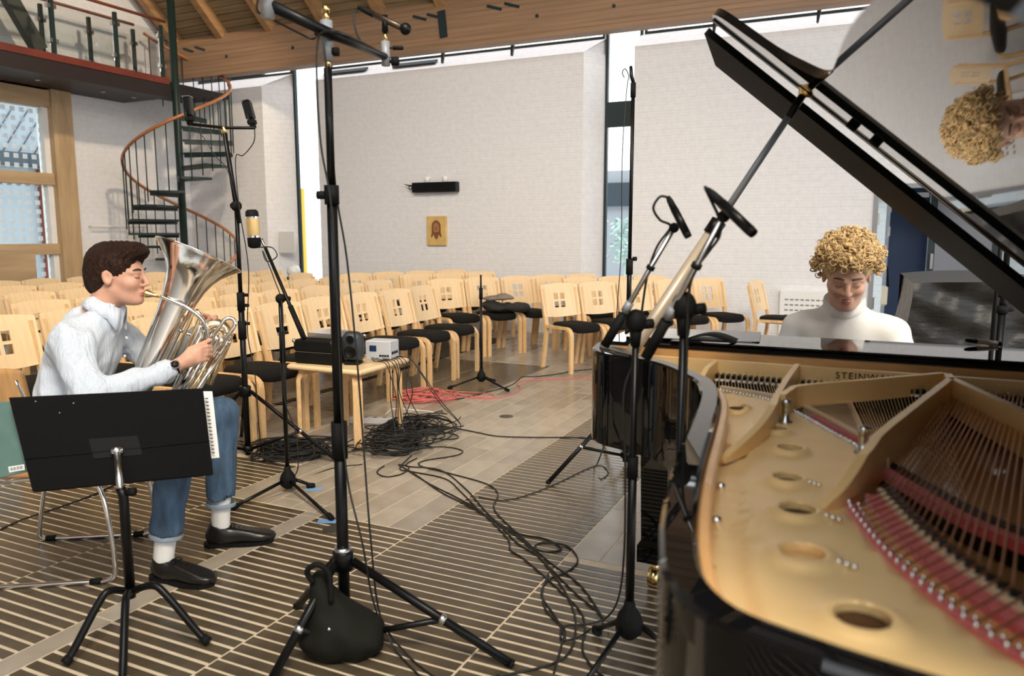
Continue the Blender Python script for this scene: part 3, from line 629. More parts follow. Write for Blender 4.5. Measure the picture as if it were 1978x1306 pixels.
for q in PL: put_chair(q[0], q[1], q[2], q[4], q[5])
# ---------------- grand piano ----------------
from mathutils.geometry import delaunay_2d_cdt
M['pblack'] = mat('polished black lacquer', (0.004, 0.004, 0.0045), 0.025, spec=0.45)
M['satin'] = mat('satin black lid flap', (0.004, 0.004, 0.004), 0.6, spec=0.06)
M['pgold'] = mat('bronze lacquered cast iron', (0.90, 0.63, 0.29), 0.36, 0.3, var=0.08, scale=6, bump=0.02, bscale=300)
M['pgold_d'] = mat('bronze lacquered rib', (0.62, 0.36, 0.12), 0.34, 0.55)
M['rimwood'] = mat('golden inner rim veneer', (0.62, 0.34, 0.13), 0.3, var=0.2, scale=4, stretch=(2, 2, 9), coat=0.3)
M['sboard'] = mat('spruce soundboard', (0.42, 0.21, 0.075), 0.3, var=0.2, scale=3, stretch=(14, 1, 1), coat=0.4)
M['redfelt'] = mat('red felt', (0.52, 0.055, 0.045), 0.95, sheen=0.4, bump=0.2, scale=200)
M['whitefelt'] = mat('white felt', (0.78, 0.72, 0.66), 0.95, sheen=0.3)
M['copper'] = mat('copper wound string', (0.60, 0.27, 0.14), 0.35, 0.9)
M['wire'] = mat('steel piano wire', (0.82, 0.62, 0.38), 0.35, 0.45)
M['cream'] = mat('maple bridge', (0.72, 0.56, 0.36), 0.5)
M['ivory'] = mat('white key', (0.85, 0.83, 0.78), 0.25, coat=0.3)
pn = thing('grand_piano', 'black grand piano with raised lid, golden iron plate and strings visible', 'piano', (0, 0, 0))
ZT = 0.985; XS = 0.70
outer = [(-0.86, 2.98), (-0.86, 2.62), (-0.85, 2.47), (-0.82, 2.36), (-0.77, 2.285), (-0.69, 2.245), (-0.595, 2.204), (-0.53, 2.145), (-0.474, 2.07), (-0.405, 1.965), (-0.368, 1.85), (-0.343, 1.717), (-0.317, 1.516), (-0.290, 1.29), (-0.264, 1.11), (-0.241, 0.983), (-0.222, 0.90), (-0.190, 0.80), (-0.13, 0.725), (-0.04, 0.69), (0.06, 0.668), (0.2, 0.645), (0.4, 0.63), (0.56, 0.63), (0.65, 0.66), (0.695, 0.73), (XS, 0.84), (XS, 2.98)]
def dens(poly, n=4):
    out = smooth_path([(x, y, 0) for x, y in poly], n); return [(p.x, p.y) for p in out]
oc = [(-0.86, 2.98)] + dens(outer[1:-1], 4) + [(XS, 2.98)]
def inset(pts, d):
    res = []
    for i in range(len(pts)):
        a = pts[max(i - 1, 0)]; b = pts[min(i + 1, len(pts) - 1)]; dx, dy = b[0] - a[0], b[1] - a[1]; l = math.hypot(dx, dy) or 1
        res.append((pts[i][0] - dy / l * d, pts[i][1] + dx / l * d))
    return res
# outer runs treble front -> tail -> spine front : interior lies on the left of travel (towards +X / +Y)
def rimwall(a, b, z0, z1, name, m, bevel=0.0):
    n = len(a); mb = MB()
    prof = [(0.0, z0), (0.0, z1 - bevel), (bevel / 0.05 if False else bevel, z1)] if bevel else [(0, z0), (0, z1)]
    A0 = [(x, y, z0) for x, y in a]; A1 = [(x, y, z1 - bevel) for x, y in a]; a2 = inset(a, bevel) if bevel else a; A2 = [(x, y, z1) for x, y in a2]
    b2 = inset(b, -bevel) if bevel else b; B2 = [(x, y, z1) for x, y in b2]; B1 = [(x, y, z1 - bevel) for x, y in b]; B0 = [(x, y, z0) for x, y in b]
    V = A0 + A1 + A2 + B2 + B1 + B0; fs = []
    for r_ in range(6):
        s_ = (r_ + 1) % 6
        for i in range(n - 1): fs.append((r_ * n + i, s_ * n + i, s_ * n + i + 1, r_ * n + i + 1))
    fs += [tuple(r_ * n for r_ in range(6)), tuple(r_ * n + n - 1 for r_ in range(5, -1, -1))]
    mb.add(V, fs, False); o = mb.build(name, m, pn, fixn=True)
    for p in o.data.polygons: p.use_smooth = len(p.vertices) == 4
    o.data.update(); es = o.modifiers.new('split', 'EDGE_SPLIT'); es.split_angle = R(35); return o
ic = inset(oc, 0.046); ic2 = inset(oc, 0.066)
rimwall(oc, ic, 0.69, ZT, 'case_rim', M['pblack'], 0.006)
cut = [i for i, (x, y) in enumerate(ic) if y < 2.46]
icb = ic[cut[0]:cut[-1] + 1]; ic2b = ic2[cut[0]:cut[-1] + 1]
rimwall([(p[0], p[1]) for p in inset(icb, 0.0008)], ic2b, 0.80, 0.962, 'inner_rim', M['rimwood'], 0.004)
# bottom frame and soundboard
tri = [(x, y) for x, y in inset(oc, 0.05)]
MB().prism(tri, 0.845, 0.857).build('soundboard', M['sboard'], pn, fixn=True)
MB().prism([p for p in inset(oc, 0.03)], 0.70, 0.72).build('bottom_frame', M['pblack'], pn, fixn=True)
MB().box(-0.80, 0.66, 2.50, 2.98, 0.66, 0.70).build('keybed', M['pblack'], pn)
# iron plate web: left and tail part up to the hitch line
hitch = [(-0.40, 2.135), (-0.30, 2.10), (-0.21, 2.045), (-0.123, 1.90), (-0.05, 1.76), (0.0, 1.66), (0.012, 1.50), (0.0, 1.38), (-0.018, 1.30), (0.005, 1.20), (0.040, 1.09), (0.085, 0.99), (0.135, 0.905), (0.20, 0.835), (0.32, 0.765), (0.48, 0.715), (0.60, 0.72)]
hitch = dens(hitch, 3)
web_edge = inset(oc, 0.060); wl_ = [p for p in web_edge if p[1] < 2.13]
k0 = 0
while wl_[k0][0] > -0.30 and wl_[k0][1] > 2: k0 += 1
wl_ = [p for p in wl_ if p[0] < 0.6 and not (p[0] > 0.45 and p[1] > 0.75)]
HOLES = [((-0.29, 1.935), 0.020), ((-0.174, 1.729), 0.023), ((-0.132, 1.579), 0.024), ((-0.117, 1.379), 0.024), ((-0.086, 1.222), 0.027), ((-0.065, 1.051), 0.029), ((0.01, 0.895), 0.031)]
PZ = 0.928
rimpts = np.array(web_edge)
def plate_z(x, y):
    z = PZ
    for (hx, hy), hr in HOLES:
        d = math.hypot(x - hx, y - hy); z += 0.011 * math.exp(-((d - hr * 1.22) / (hr * 0.42)) ** 2)
    d = float(np.min(np.hypot(rimpts[:, 0] - x, rimpts[:, 1] - y)))
    t = min(1, max(0, (d - 0.042) / 0.022)); z -= 0.012 * (1 - t * t * (3 - 2 * t))
    return z
def in_poly(x, y, poly):
    c = False; j = len(poly) - 1
    for i in range(len(poly)):
        xi, yi = poly[i]; xj, yj = poly[j]
        if (yi > y) != (yj > y) and x < (xj - xi) * (y - yi) / (yj - yi) + xi: c = not c
        j = i
    return c
bound = wl_ + [(p[0], p[1]) for p in reversed(hitch)]
vp = [Vector(p) for p in bound]; ed = [(i, (i + 1) % len(bound)) for i in range(len(bound))]
for (hx, hy), hr in HOLES:
    b = len(vp); n = 28
    vp += [Vector((hx + hr * math.cos(2 * PI * i / n), hy + hr * math.sin(2 * PI * i / n))) for i in range(n)]; ed += [(b + i, b + (i + 1) % n) for i in range(n)]
    for q in (1.12, 1.3, 1.55, 1.85, 2.2):
        vp += [Vector((hx + hr * q * math.cos(2 * PI * (i + q) / 22), hy + hr * q * math.sin(2 * PI * (i + q) / 22))) for i in range(22) if in_poly(hx + hr * q * math.cos(2 * PI * (i + q) / 22), hy + hr * q * math.sin(2 * PI * (i + q) / 22), bound)]
for dd in (0.015, 0.03, 0.042, 0.05, 0.058, 0.066): vp += [Vector(p) for p in inset(web_edge, dd) if in_poly(p[0], p[1], bound)]
gx = -0.42
while gx < 0.6:
    gy = 0.66
    while gy < 2.14:
        if in_poly(gx, gy, bound) and all(math.hypot(gx - hx, gy - hy) > hr * 2.3 for (hx, hy), hr in HOLES): vp.append(Vector((gx, gy)))
        gy += 0.03
    gx += 0.03
res = delaunay_2d_cdt(vp, ed, [], 2, 1e-5)
V2 = [(p.x, p.y, plate_z(p.x, p.y)) for p in res[0]]
ntop = len(V2); F2 = []
for f in res[2]:
    cx_, cy_ = sum(V2[i][0] for i in f) / len(f), sum(V2[i][1] for i in f) / len(f)
    if any(math.hypot(cx_ - hx, cy_ - hy) < hr * 0.97 for (hx, hy), hr in HOLES) or not in_poly(cx_, cy_, bound): continue
    F2.append(tuple(f))
cntE = {}
for f in F2:
    for i in range(len(f)): e = (f[i], f[(i + 1) % len(f)]); cntE[e] = 1
mb = MB(); V3 = V2 + [(x, y, z - 0.016) for x, y, z in V2]
mb.add(V3, F2, True)
for i_ in range(ntop):
    x_, y_, z_ = V3[i_]
    if any(abs(math.hypot(x_ - hx - 0, y_ - hy) - hr) < 0.0006 for (hx, hy), hr in HOLES): mb.v[ntop + i_] = (x_, y_, PZ - 0.002)
mb.f += [(b, a, a + ntop, b + ntop) for (a, b) in cntE if (b, a) not in cntE]; mb.sm += [False] * (len(mb.f) - len(mb.sm))
mb.build('iron_plate', M['pgold'], pn)
M['holeshade'] = mat('dark brown hole shade', (0.16, 0.075, 0.03), 0.6)  # shade in the plate holes, painted brown on added tubes and discs
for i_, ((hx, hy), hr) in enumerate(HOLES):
    MB().tube([(hx, hy, 0.858), (hx, hy, PZ - 0.004)], hr + 0.0004, 24, caps=False).build('hole_shade', M['holeshade'], pn)
    MB().lathe([(0.0, 0), (hr, 0), (0.0, 0.0005)], (hx, hy, 0.8575), seg=24, caps=False).build('hole_shade_floor', M['holeshade'], pn)
hx, hy = HOLES[5][0]; MB().lathe([(0.0, 0), (HOLES[5][1] * 0.93, 0), (HOLES[5][1] * 0.93, -0.004), (0, -0.004)], (hx, hy, PZ - 0.001), seg=24, caps=False).build('plug', M['pgold'], pn)
# plate flange at the wrest plank, with lettering
YF = 2.335
MB().box(-0.79, 0.64, YF, YF + 0.022, 0.925, 0.977).build('plate_flange', M['pgold'], pn)
MB().box(-0.79, 0.64, YF + 0.022, 2.44, 0.925, 0.940).build('wrest_plank', M['pgold_d'], pn)
tx = bpy.data.curves.new('lettering', 'FONT'); tx.body = 'STEINWAY'; tx.size = 0.0265; tx.extrude = 0.0008; tx.space_character = 1.2
to = bpy.data.objects.new('lettering_src', tx); COL.objects.link(to); bpy.context.view_layer.update()
tm = bpy.data.meshes.new_from_object(to.evaluated_get(bpy.context.evaluated_depsgraph_get())); bpy.data.objects.remove(to)
tm.materials.clear(); tm.materials.append(M['satin']); tl = link('lettering', tm, pn); tl.location = (-0.083, YF - 0.001, 0.9505); tl.rotation_euler = (PI / 2, 0, 0)
# tuning pins
tp = MB().lathe([(0.0035, 0), (0.0035, 0.014), (0.0028, 0.022)], seg=8).mesh('tuning_pin', M['steel'])
for i in range(120):
    x = -0.74 + 1.34 * i / 119; o = link('tuning_pin', tp, pn); o.location = (x, 2.385 + 0.018 * (i % 3), 0.940)
# ribs
def rib(path, z0, z1, th, name='plate_rib', m=None):
    n = len(path); L = inset(path, th / 2); Q = inset(path, -th / 2); z1s = z1 if isinstance(z1, list) else [z1] * n
    V = [(L[i][0], L[i][1], z0) for i in range(n)] + [(L[i][0], L[i][1], z1s[i]) for i in range(n)] + [(Q[i][0], Q[i][1], z1s[i]) for i in range(n)] + [(Q[i][0], Q[i][1], z0) for i in range(n)]
    fs = []
    for r_ in range(3):
        for i in range(n - 1): fs.append((r_ * n + i, r_ * n + i + 1, (r_ + 1) * n + i + 1, (r_ + 1) * n + i))
    fs += [(0, n, 2 * n, 3 * n), (n - 1, 4 * n - 1, 3 * n - 1, 2 * n - 1)]
    return MB().add(V, fs).build(name, m or M['pgold'], pn, fixn=True)
def lerp_list(a, b, n): return [a + (b - a) * i / (n - 1) for i in range(n)]
p = dens([(-0.186, 2.335), (-0.190, 2.10), (-0.190, 1.86), (-0.186, 1.74), (-0.198, 1.62), (-0.222, 1.52), (-0.245, 1.46)], 4)
n = len(p); rib(p, PZ - 0.006, [0.984] * (n - 13) + lerp_list(0.984, 0.929, 13), 0.015)
p = dens([(-0.418, 2.335), (-0.418, 2.2), (-0.42, 2.10)], 4); rib(p, PZ - 0.006, [0.978] * 4 + lerp_list(0.978, 0.95, len(p) - 4), 0.014)
p = dens([(-0.178, 1.86), (-0.168, 1.93), (-0.145, 2.0), (0.0, 2.15), (0.185, 2.345)], 5); rib(p, 0.93, 0.986, 0.015)
p = dens([(0.195, 2.235), (0.10, 1.85), (0.03, 1.56), (0.014, 1.46), (-0.004, 1.36), (-0.03, 1.28), (-0.06, 1.235)], 5)
n = len(p); rib(p, 0.90, [0.992] * (n - 12) + lerp_list(0.992, 0.930, 12), 0.016)
p = dens([(0.195, 2.235), (0.30, 1.87), (0.42, 1.42), (0.56, 0.90), (0.60, 0.76)], 5); rib(p, 0.90, 0.992, 0.020)
p = dens([(0.195, 2.235), (0.195, 2.30), (0.195, 2.34)], 2); rib(p, 0.92, 0.985, 0.02)
# brass acorn nuts / posts and rim bolts
def acorn(x, y, z, r=0.011, h=0.045, name='post_bolt'):
    return MB().lathe([(r * 1.3, 0), (r * 1.3, 0.004), (r * 0.75, 0.006), (r * 0.75, h * 0.72), (r, h * 0.74), (r, h * 0.92), (r * 0.6, h), (0, h + 0.001)], (x, y, z), seg=12, caps=False).build(name, M['steel'], pn)
acorn(-0.165, 1.825, PZ, 0.012, 0.055); acorn(0.000, 1.63, PZ, 0.013, 0.055)
for x, y in ((-0.40, 2.40), (-0.19, 2.41), (0.20, 2.40), (0.26, 2.42), (-0.62, 2.40)):
    acorn(x, y, 0.940, 0.011, 0.022, 'plate_screw')
for x, y in ((-0.279, 1.665), (-0.245, 1.487), (-0.222, 1.33), (-0.199, 1.164), (-0.175, 0.985), (-0.09, 0.835), (0.1, 0.765)):
    MB().lathe([(0.0085, 0), (0.0085, 0.006), (0.005, 0.009), (0, 0.0095)], (x, y, PZ - 0.0115), seg=12, caps=False).build('rim_bolt', M['chrome'], pn)
for i, ((hx, hy), hr) in enumerate(HOLES[3:6]):
    for k_ in range(3): MB().ball((hx + hr * (1.55 + 0.33 * k_), hy - 0.006 - 0.005 * k_, PZ + 0.006), 0.0042, 8, 6).build('plate_number', M['chrome'], pn)
# treble strings, agraffe line, hitch pins, felts
sm_t = None
def string(a, b, r, m): MB().tube([a, b], r, 5, caps=False).build('string', m, pn)
hp = np.array(hitch)
tre = [(-0.70 + 0.02 * 0, 0)]
N1 = 76
seglen = [0]
htre = [h_ for h_ in hitch if h_[1] > 1.50]
hl = [0.0]
for a, b in zip(htre, htre[1:]): hl.append(hl[-1] + math.hypot(b[0] - a[0], b[1] - a[1]))
def along(pts, cum, s):
    for i in range(len(cum) - 1):
        if s <= cum[i + 1]: t = (s - cum[i]) / max(1e-9, cum[i + 1] - cum[i]); return (pts[i][0] + (pts[i + 1][0] - pts[i][0]) * t, pts[i][1] + (pts[i + 1][1] - pts[i][1]) * t)
    return pts[-1]
pinm = MB().lathe([(0.0022, 0), (0.0022, 0.008), (0, 0.0088)], seg=8, caps=False).mesh('hitch_pin', M['chrome'])
for i in range(N1):
    s = hl[-1] * (i + 0.5) / N1; h_ = along(htre, hl, s)
    xt = h_[0] - 0.02 - 0.05 * (i / N1) ; string((xt - 0.0, YF, 0.932), (h_[0] + 0.012, h_[1] + 0.016, 0.936), 0.0009, M['wire'])
    if i % 1 == 0:
        o = link('hitch_pin', pinm, pn); o.location = (h_[0] - 0.006, h_[1] - 0.008 - 0.006 * (i % 2), PZ - 0.001)
rib([(p_[0] + 0.028, p_[1] + 0.030) for p_ in htre], 0.90, 0.934, 0.016, 'treble_bridge', M['cream'])
rib([(p_[0] + 0.014, p_[1] + 0.014) for p_ in htre[len(htre) // 2:]], 0.92, 0.933, 0.014, 'string_felt', M['redfelt'])
# dampers
dm = MB().box(-0.0045, 0.0045, -0.014, 0.014, 0.008, 0.020).mesh('damper', M['black']); dfm = MB().box(-0.0045, 0.0045, -0.013, 0.013, 0.0, 0.0078).mesh('damper_felt', M['whitefelt']); dwm = MB().cyl((0, 0.010, 0.02), (0, 0.014, 0.027), 0.001, 5).mesh('damper_wire', M['chrome'])
for i in range(64):
    x = -0.40 + 0.0158 * i
    if abs(x + 0.188) < 0.012 or abs(x - 0.195) < 0.018: continue
    o = link('damper', dm, pn); o.location = (x, 2.265, 0.930); q = link('damper_felt', dfm, o); q = link('damper_wire', dwm, o)
MB().box(-0.79, 0.64, 2.300, 2.330, 0.88, 0.925).build('damper_rail', M['black'], pn)
# bass strings, bass bridge, felts, hitch pins
bass = [h_ for h_ in hitch if h_[1] < 1.30]; bass = dens(bass, 1); bl = [0.0]
for a, b in zip(bass, bass[1:]): bl.append(bl[-1] + math.hypot(b[0] - a[0], b[1] - a[1]))
def off(pts, d): return [(p_[0] + d * 0.62, p_[1] + d * 0.78) for p_ in pts]
rib(off(bass, 0.006), 0.915, 0.931, 0.016, 'hitch_felt', M['redfelt'])
rib(off(bass, 0.034), 0.905, 0.924, 0.030, 'bridge_shelf', M['rimwood'])
rib(off(bass, 0.062), 0.91, 0.935, 0.026, 'string_felt', M['redfelt'])
bb = off(bass, 0.092); rib(bb, 0.86, 0.940, 0.026, 'bass_bridge', M['cream'])
# black notched caps along the bass bridge
bbl = [0.0]
for a, b in zip(bb, bb[1:]): bbl.append(bbl[-1] + math.hypot(b[0] - a[0], b[1] - a[1]))
cap = MB().box(-0.007, 0.007, -0.010, 0.010, 0, 0.003).mesh('bridge_cap', M['black'])
N2 = 46
for i in range(N2):
    s = bbl[-1] * (i + 0.5) / N2; c = along(bb, bbl, s); h_ = along(bass, bl, bl[-1] * (i + 0.5) / N2)
    t = i / (N2 - 1)
    top = (0.205 + 0.40 * t ** 0.9, 2.30, 0.949)
    a = Vector(top); b_ = Vector((c[0], c[1], 0.952)); e_ = Vector((h_[0] + 0.004, h_[1] + 0.006, 0.938))
    MB().tube([a, b_, e_], 0.0013 + 0.0013 * t, 6, caps=False).build('string', M['copper'], pn)
    o = link('bridge_cap', cap, pn); o.location = (c[0] + 0.004, c[1] + 0.003, 0.9405); o.rotation_euler = (0, 0, math.atan2(b_.y - a.y, b_.x - a.x) + PI / 2)
    for dd in (0.012, 0.034):
        o = link('hitch_pin', pinm, pn); o.location = (h_[0] + dd * 0.62 - 0.006, h_[1] + dd * 0.78 - 0.006, 0.922 if dd > 0.02 else 0.930)
# long bridge seen below the bass strings with red felt
lb = dens([(0.03, 1.66), (0.113, 1.50), (0.177, 1.38), (0.26, 1.29), (0.36, 1.22), (0.47, 1.17)], 4)
rib(lb, 0.86, 0.915, 0.028, 'long_bridge', M['black']); rib(off(lb, -0.035), 0.90, 0.917, 0.024, 'string_felt', M['redfelt'])
# second set of tenor strings running from the flange towards the long bridge
lbl = [0.0]
for a, b in zip(lb, lb[1:]): lbl.append(lbl[-1] + math.hypot(b[0] - a[0], b[1] - a[1]))
for i in range(26):
    c = along(lb, lbl, lbl[-1] * 0.42 * (i + 0.5) / 26); x0 = -0.05 + 0.23 * i / 25
    string((x0, YF, 0.932), (c[0], c[1], 0.920), 0.0009, M['wire'])
# stretcher, fallboard, keys
MB().cbox(-0.813, 0.653, 2.465, 2.78, 0.955, 0.997, 0.004).build('stretcher', M['pblack'], pn)
MB().box(-0.813, 0.653, 2.446, 2.4645, 0.940, 0.984).build('stretcher_facing', M['rimwood'], pn)
MB().cbox(-0.60, 0.50, 2.50, 2.79, 0.9985, 1.006, 0.002).build('desk_slide', M['pblack'], pn)
MB().cbox(-0.70, 0.60, 2.781, 2.80, 0.79, 0.995, 0.004).build('fallboard', M['pblack'], pn)
for s in (-1, 1): MB().cbox(*((-0.813, -0.66) if s < 0 else (0.56, 0.653)), 2.801, 2.98, 0.70, 0.80, 0.006).build('key_block', M['pblack'], pn)
MB().cbox(-0.813, 0.653, 2.965, 2.98, 0.68, 0.735, 0.004).build('key_slip', M['pblack'], pn)
wk = MB().cbox(-0.0112, 0.0112, -0.075, 0.075, -0.02, 0.0, 0.0015).mesh('white_key', M['ivory']); bk = MB().cbox(-0.0055, 0.0055, -0.045, 0.045, 0.0, 0.012, 0.0015).mesh('black_key', M['pblack'])
for i in range(52):
    x = -0.65 + 0.0232 * i; o = link('white_key', wk, pn); o.location = (x, 2.882, 0.745)
    if i % 7 in (0, 1, 3, 4, 5) and i < 51: o = link('black_key', bk, pn); o.location = (x + 0.0116, 2.852, 0.7455)
# legs with brass casters, lyre
for x, y in ((-0.70, 2.78), (0.56, 2.74), (0.36, 0.95)):
    lg = MB(); prof = [(0.062, 0.69), (0.062, 0.64), (0.054, 0.62), (0.046, 0.20), (0.058, 0.18), (0.058, 0.115), (0.03, 0.105)]
    V = [(x + sx * r_, y + sy * r_, z) for r_, z in prof for sx, sy in ((-1, -1), (1, -1), (1, 1), (-1, 1))]
    lg.add(V, [(k_ * 4 + j, (k_ + 1) * 4 + j, (k_ + 1) * 4 + (j + 1) % 4, k_ * 4 + (j + 1) % 4) for k_ in range(len(prof) - 1) for j in range(4)] + [(0, 1, 2, 3), tuple(range(len(prof) * 4 - 1, len(prof) * 4 - 5, -1))])
    l_ = lg.build('leg', M['pblack'], pn, fixn=True)
    MB().cyl((x, y, 0.06), (x, y, 0.105), 0.02, 14).build('caster_stem', M['brass'], l_); MB().cyl((x - 0.02, y, 0.042), (x + 0.02, y, 0.042), 0.040, 20).build('caster_wheel', M['brass'], l_)
ly = MB().box(-0.16, -0.13, 2.55, 2.59, 0.14, 0.69).box(0.0, 0.03, 2.55, 2.59, 0.14, 0.69).box(-0.2, 0.07, 2.52, 2.60, 0.09, 0.14).build('lyre', M['pblack'], pn)
for x in (-0.12, -0.065, -0.01): MB().cbox(x - 0.012, x + 0.012, 2.60, 2.72, 0.075, 0.088, 0.003).build('pedal', M['brass'], ly)
# lid: hinged on the spine, opened 40.5 degrees; front flap in line
TH = R(40.5); ZH = 0.992
ML = Matrix.Translation((XS, 0, ZH)) @ Matrix.Rotation(TH, 4, 'Y')
lidc = [(x - XS, y) for x, y in inset(oc, -0.012) if y < 2.485]
lidc = [(-1.565, 2.485)] + [p_ for p_ in lidc if p_[0] < -0.001] + [(0.0, 0.80), (0.0, 2.485)]
lid = MB().prism(lidc, 0.0, 0.022).build('lid', M['pblack'], pn, fixn=True); lid.matrix_world = ML
FLAP = R(-7.0)
flap = MB().prism([(-1.565, 0.004), (-1.565, 0.34), (0.0, 0.34), (0.0, 0.004)], 0.0, 0.022).build('lid_flap', M['satin'], pn, fixn=True)
flap.matrix_world = ML @ Matrix.Translation((0, 2.497, -0.046)) @ Matrix.Rotation(FLAP, 4, 'X')
MB().cyl((-1.565, 2.485, -0.003), (0, 2.485, -0.003), 0.004, 8).build('lid_hinge', M['steel'], lid)
for dx, dy in ((-1.02, 2.36), (-0.94, 2.30)): MB().lathe([(0.016, 0), (0.016, -0.012), (0.010, -0.014)], (dx, dy, -0.0005), seg=12).build('lid_buffer', M['rubber'], lid)
# prop stick from treble rim to the cup on the lid
nrm = (ML.to_3x3() @ Vector((0, 0, 1))).normalized(); o0 = ML @ Vector((0, 0, 0))
d = Vector(ray(1556, 176)[:3]); c0 = Vector((0, 0, CAMH)); top = c0 + d * ((o0 - c0).dot(nrm) / d.dot(nrm))
base = Vector((-0.665, 2.265, ZT + 0.004)); ax = (top - base)
pr = MB().tube([base, base + ax * 0.03, base + ax * 0.47], [0.022, 0.020, 0.018], 14).build('prop_stick', mat('bronzed beige prop stick', (0.50, 0.41, 0.31), 0.35, 0.2), pn)
MB().tube([base + ax * 0.47, base + ax * 0.52], 0.024, 14).build('prop_collar', M['black'], pr)
MB().tube([base + ax * 0.52, base + ax * 0.905], [0.011, 0.010], 12).build('prop_rod', M['greyplastic'], pr)
MB().tube([base + ax * 0.905, base + ax * 0.992], [0.013, 0.011], 12).build('prop_tip', M['black'], pr)
cm = MB().lathe([(0.026, 0.0), (0.026, 0.004), (0.014, 0.012), (0.012, 0.018)], top, -nrm, 14).build('prop_cup', M['brass'], lid); cm.matrix_parent_inverse = lid.matrix_world.inverted()
MB().tube([(-0.80, 2.40, ZT + 0.002), (-0.66, 2.27, ZT + 0.004)], 0.012, 8).build('prop_hinge', M['steel'], pn)
# sheet music on the stretcher
sm = thing('sheet_music', 'white sheet music lying on the treble end of the piano', 'sheet music', (-0.57, 2.67, 1.0065), R(6))
for i in range(3): MB().box(-0.21 + 0.01 * i, 0.21 + 0.012 * i, -0.12, 0.13, 0.0006 + 0.0012 * i, 0.0016 + 0.0012 * i).build('sheet', M['paper'], sm)
fd = MB(); nn = 10
fd.add([(0.16 * i / nn - 0.08, s * 0.05, 0.001 + 0.02 * math.sin(PI * i / nn)) for s in (-1, 1) for i in range(nn + 1)], [(i, i + 1, nn + 2 + i, nn + 1 + i) for i in range(nn)], True)
o = fd.build('black_folder', M['rubber']); o.location = (-0.475, 2.555, 1.009); o.rotation_euler = (0, 0, R(-4)); tag(o, 'curled black folder on the piano beside the sheet music', 'folder'); s_ = o.modifiers.new('solid', 'SOLIDIFY'); s_.thickness = 0.003
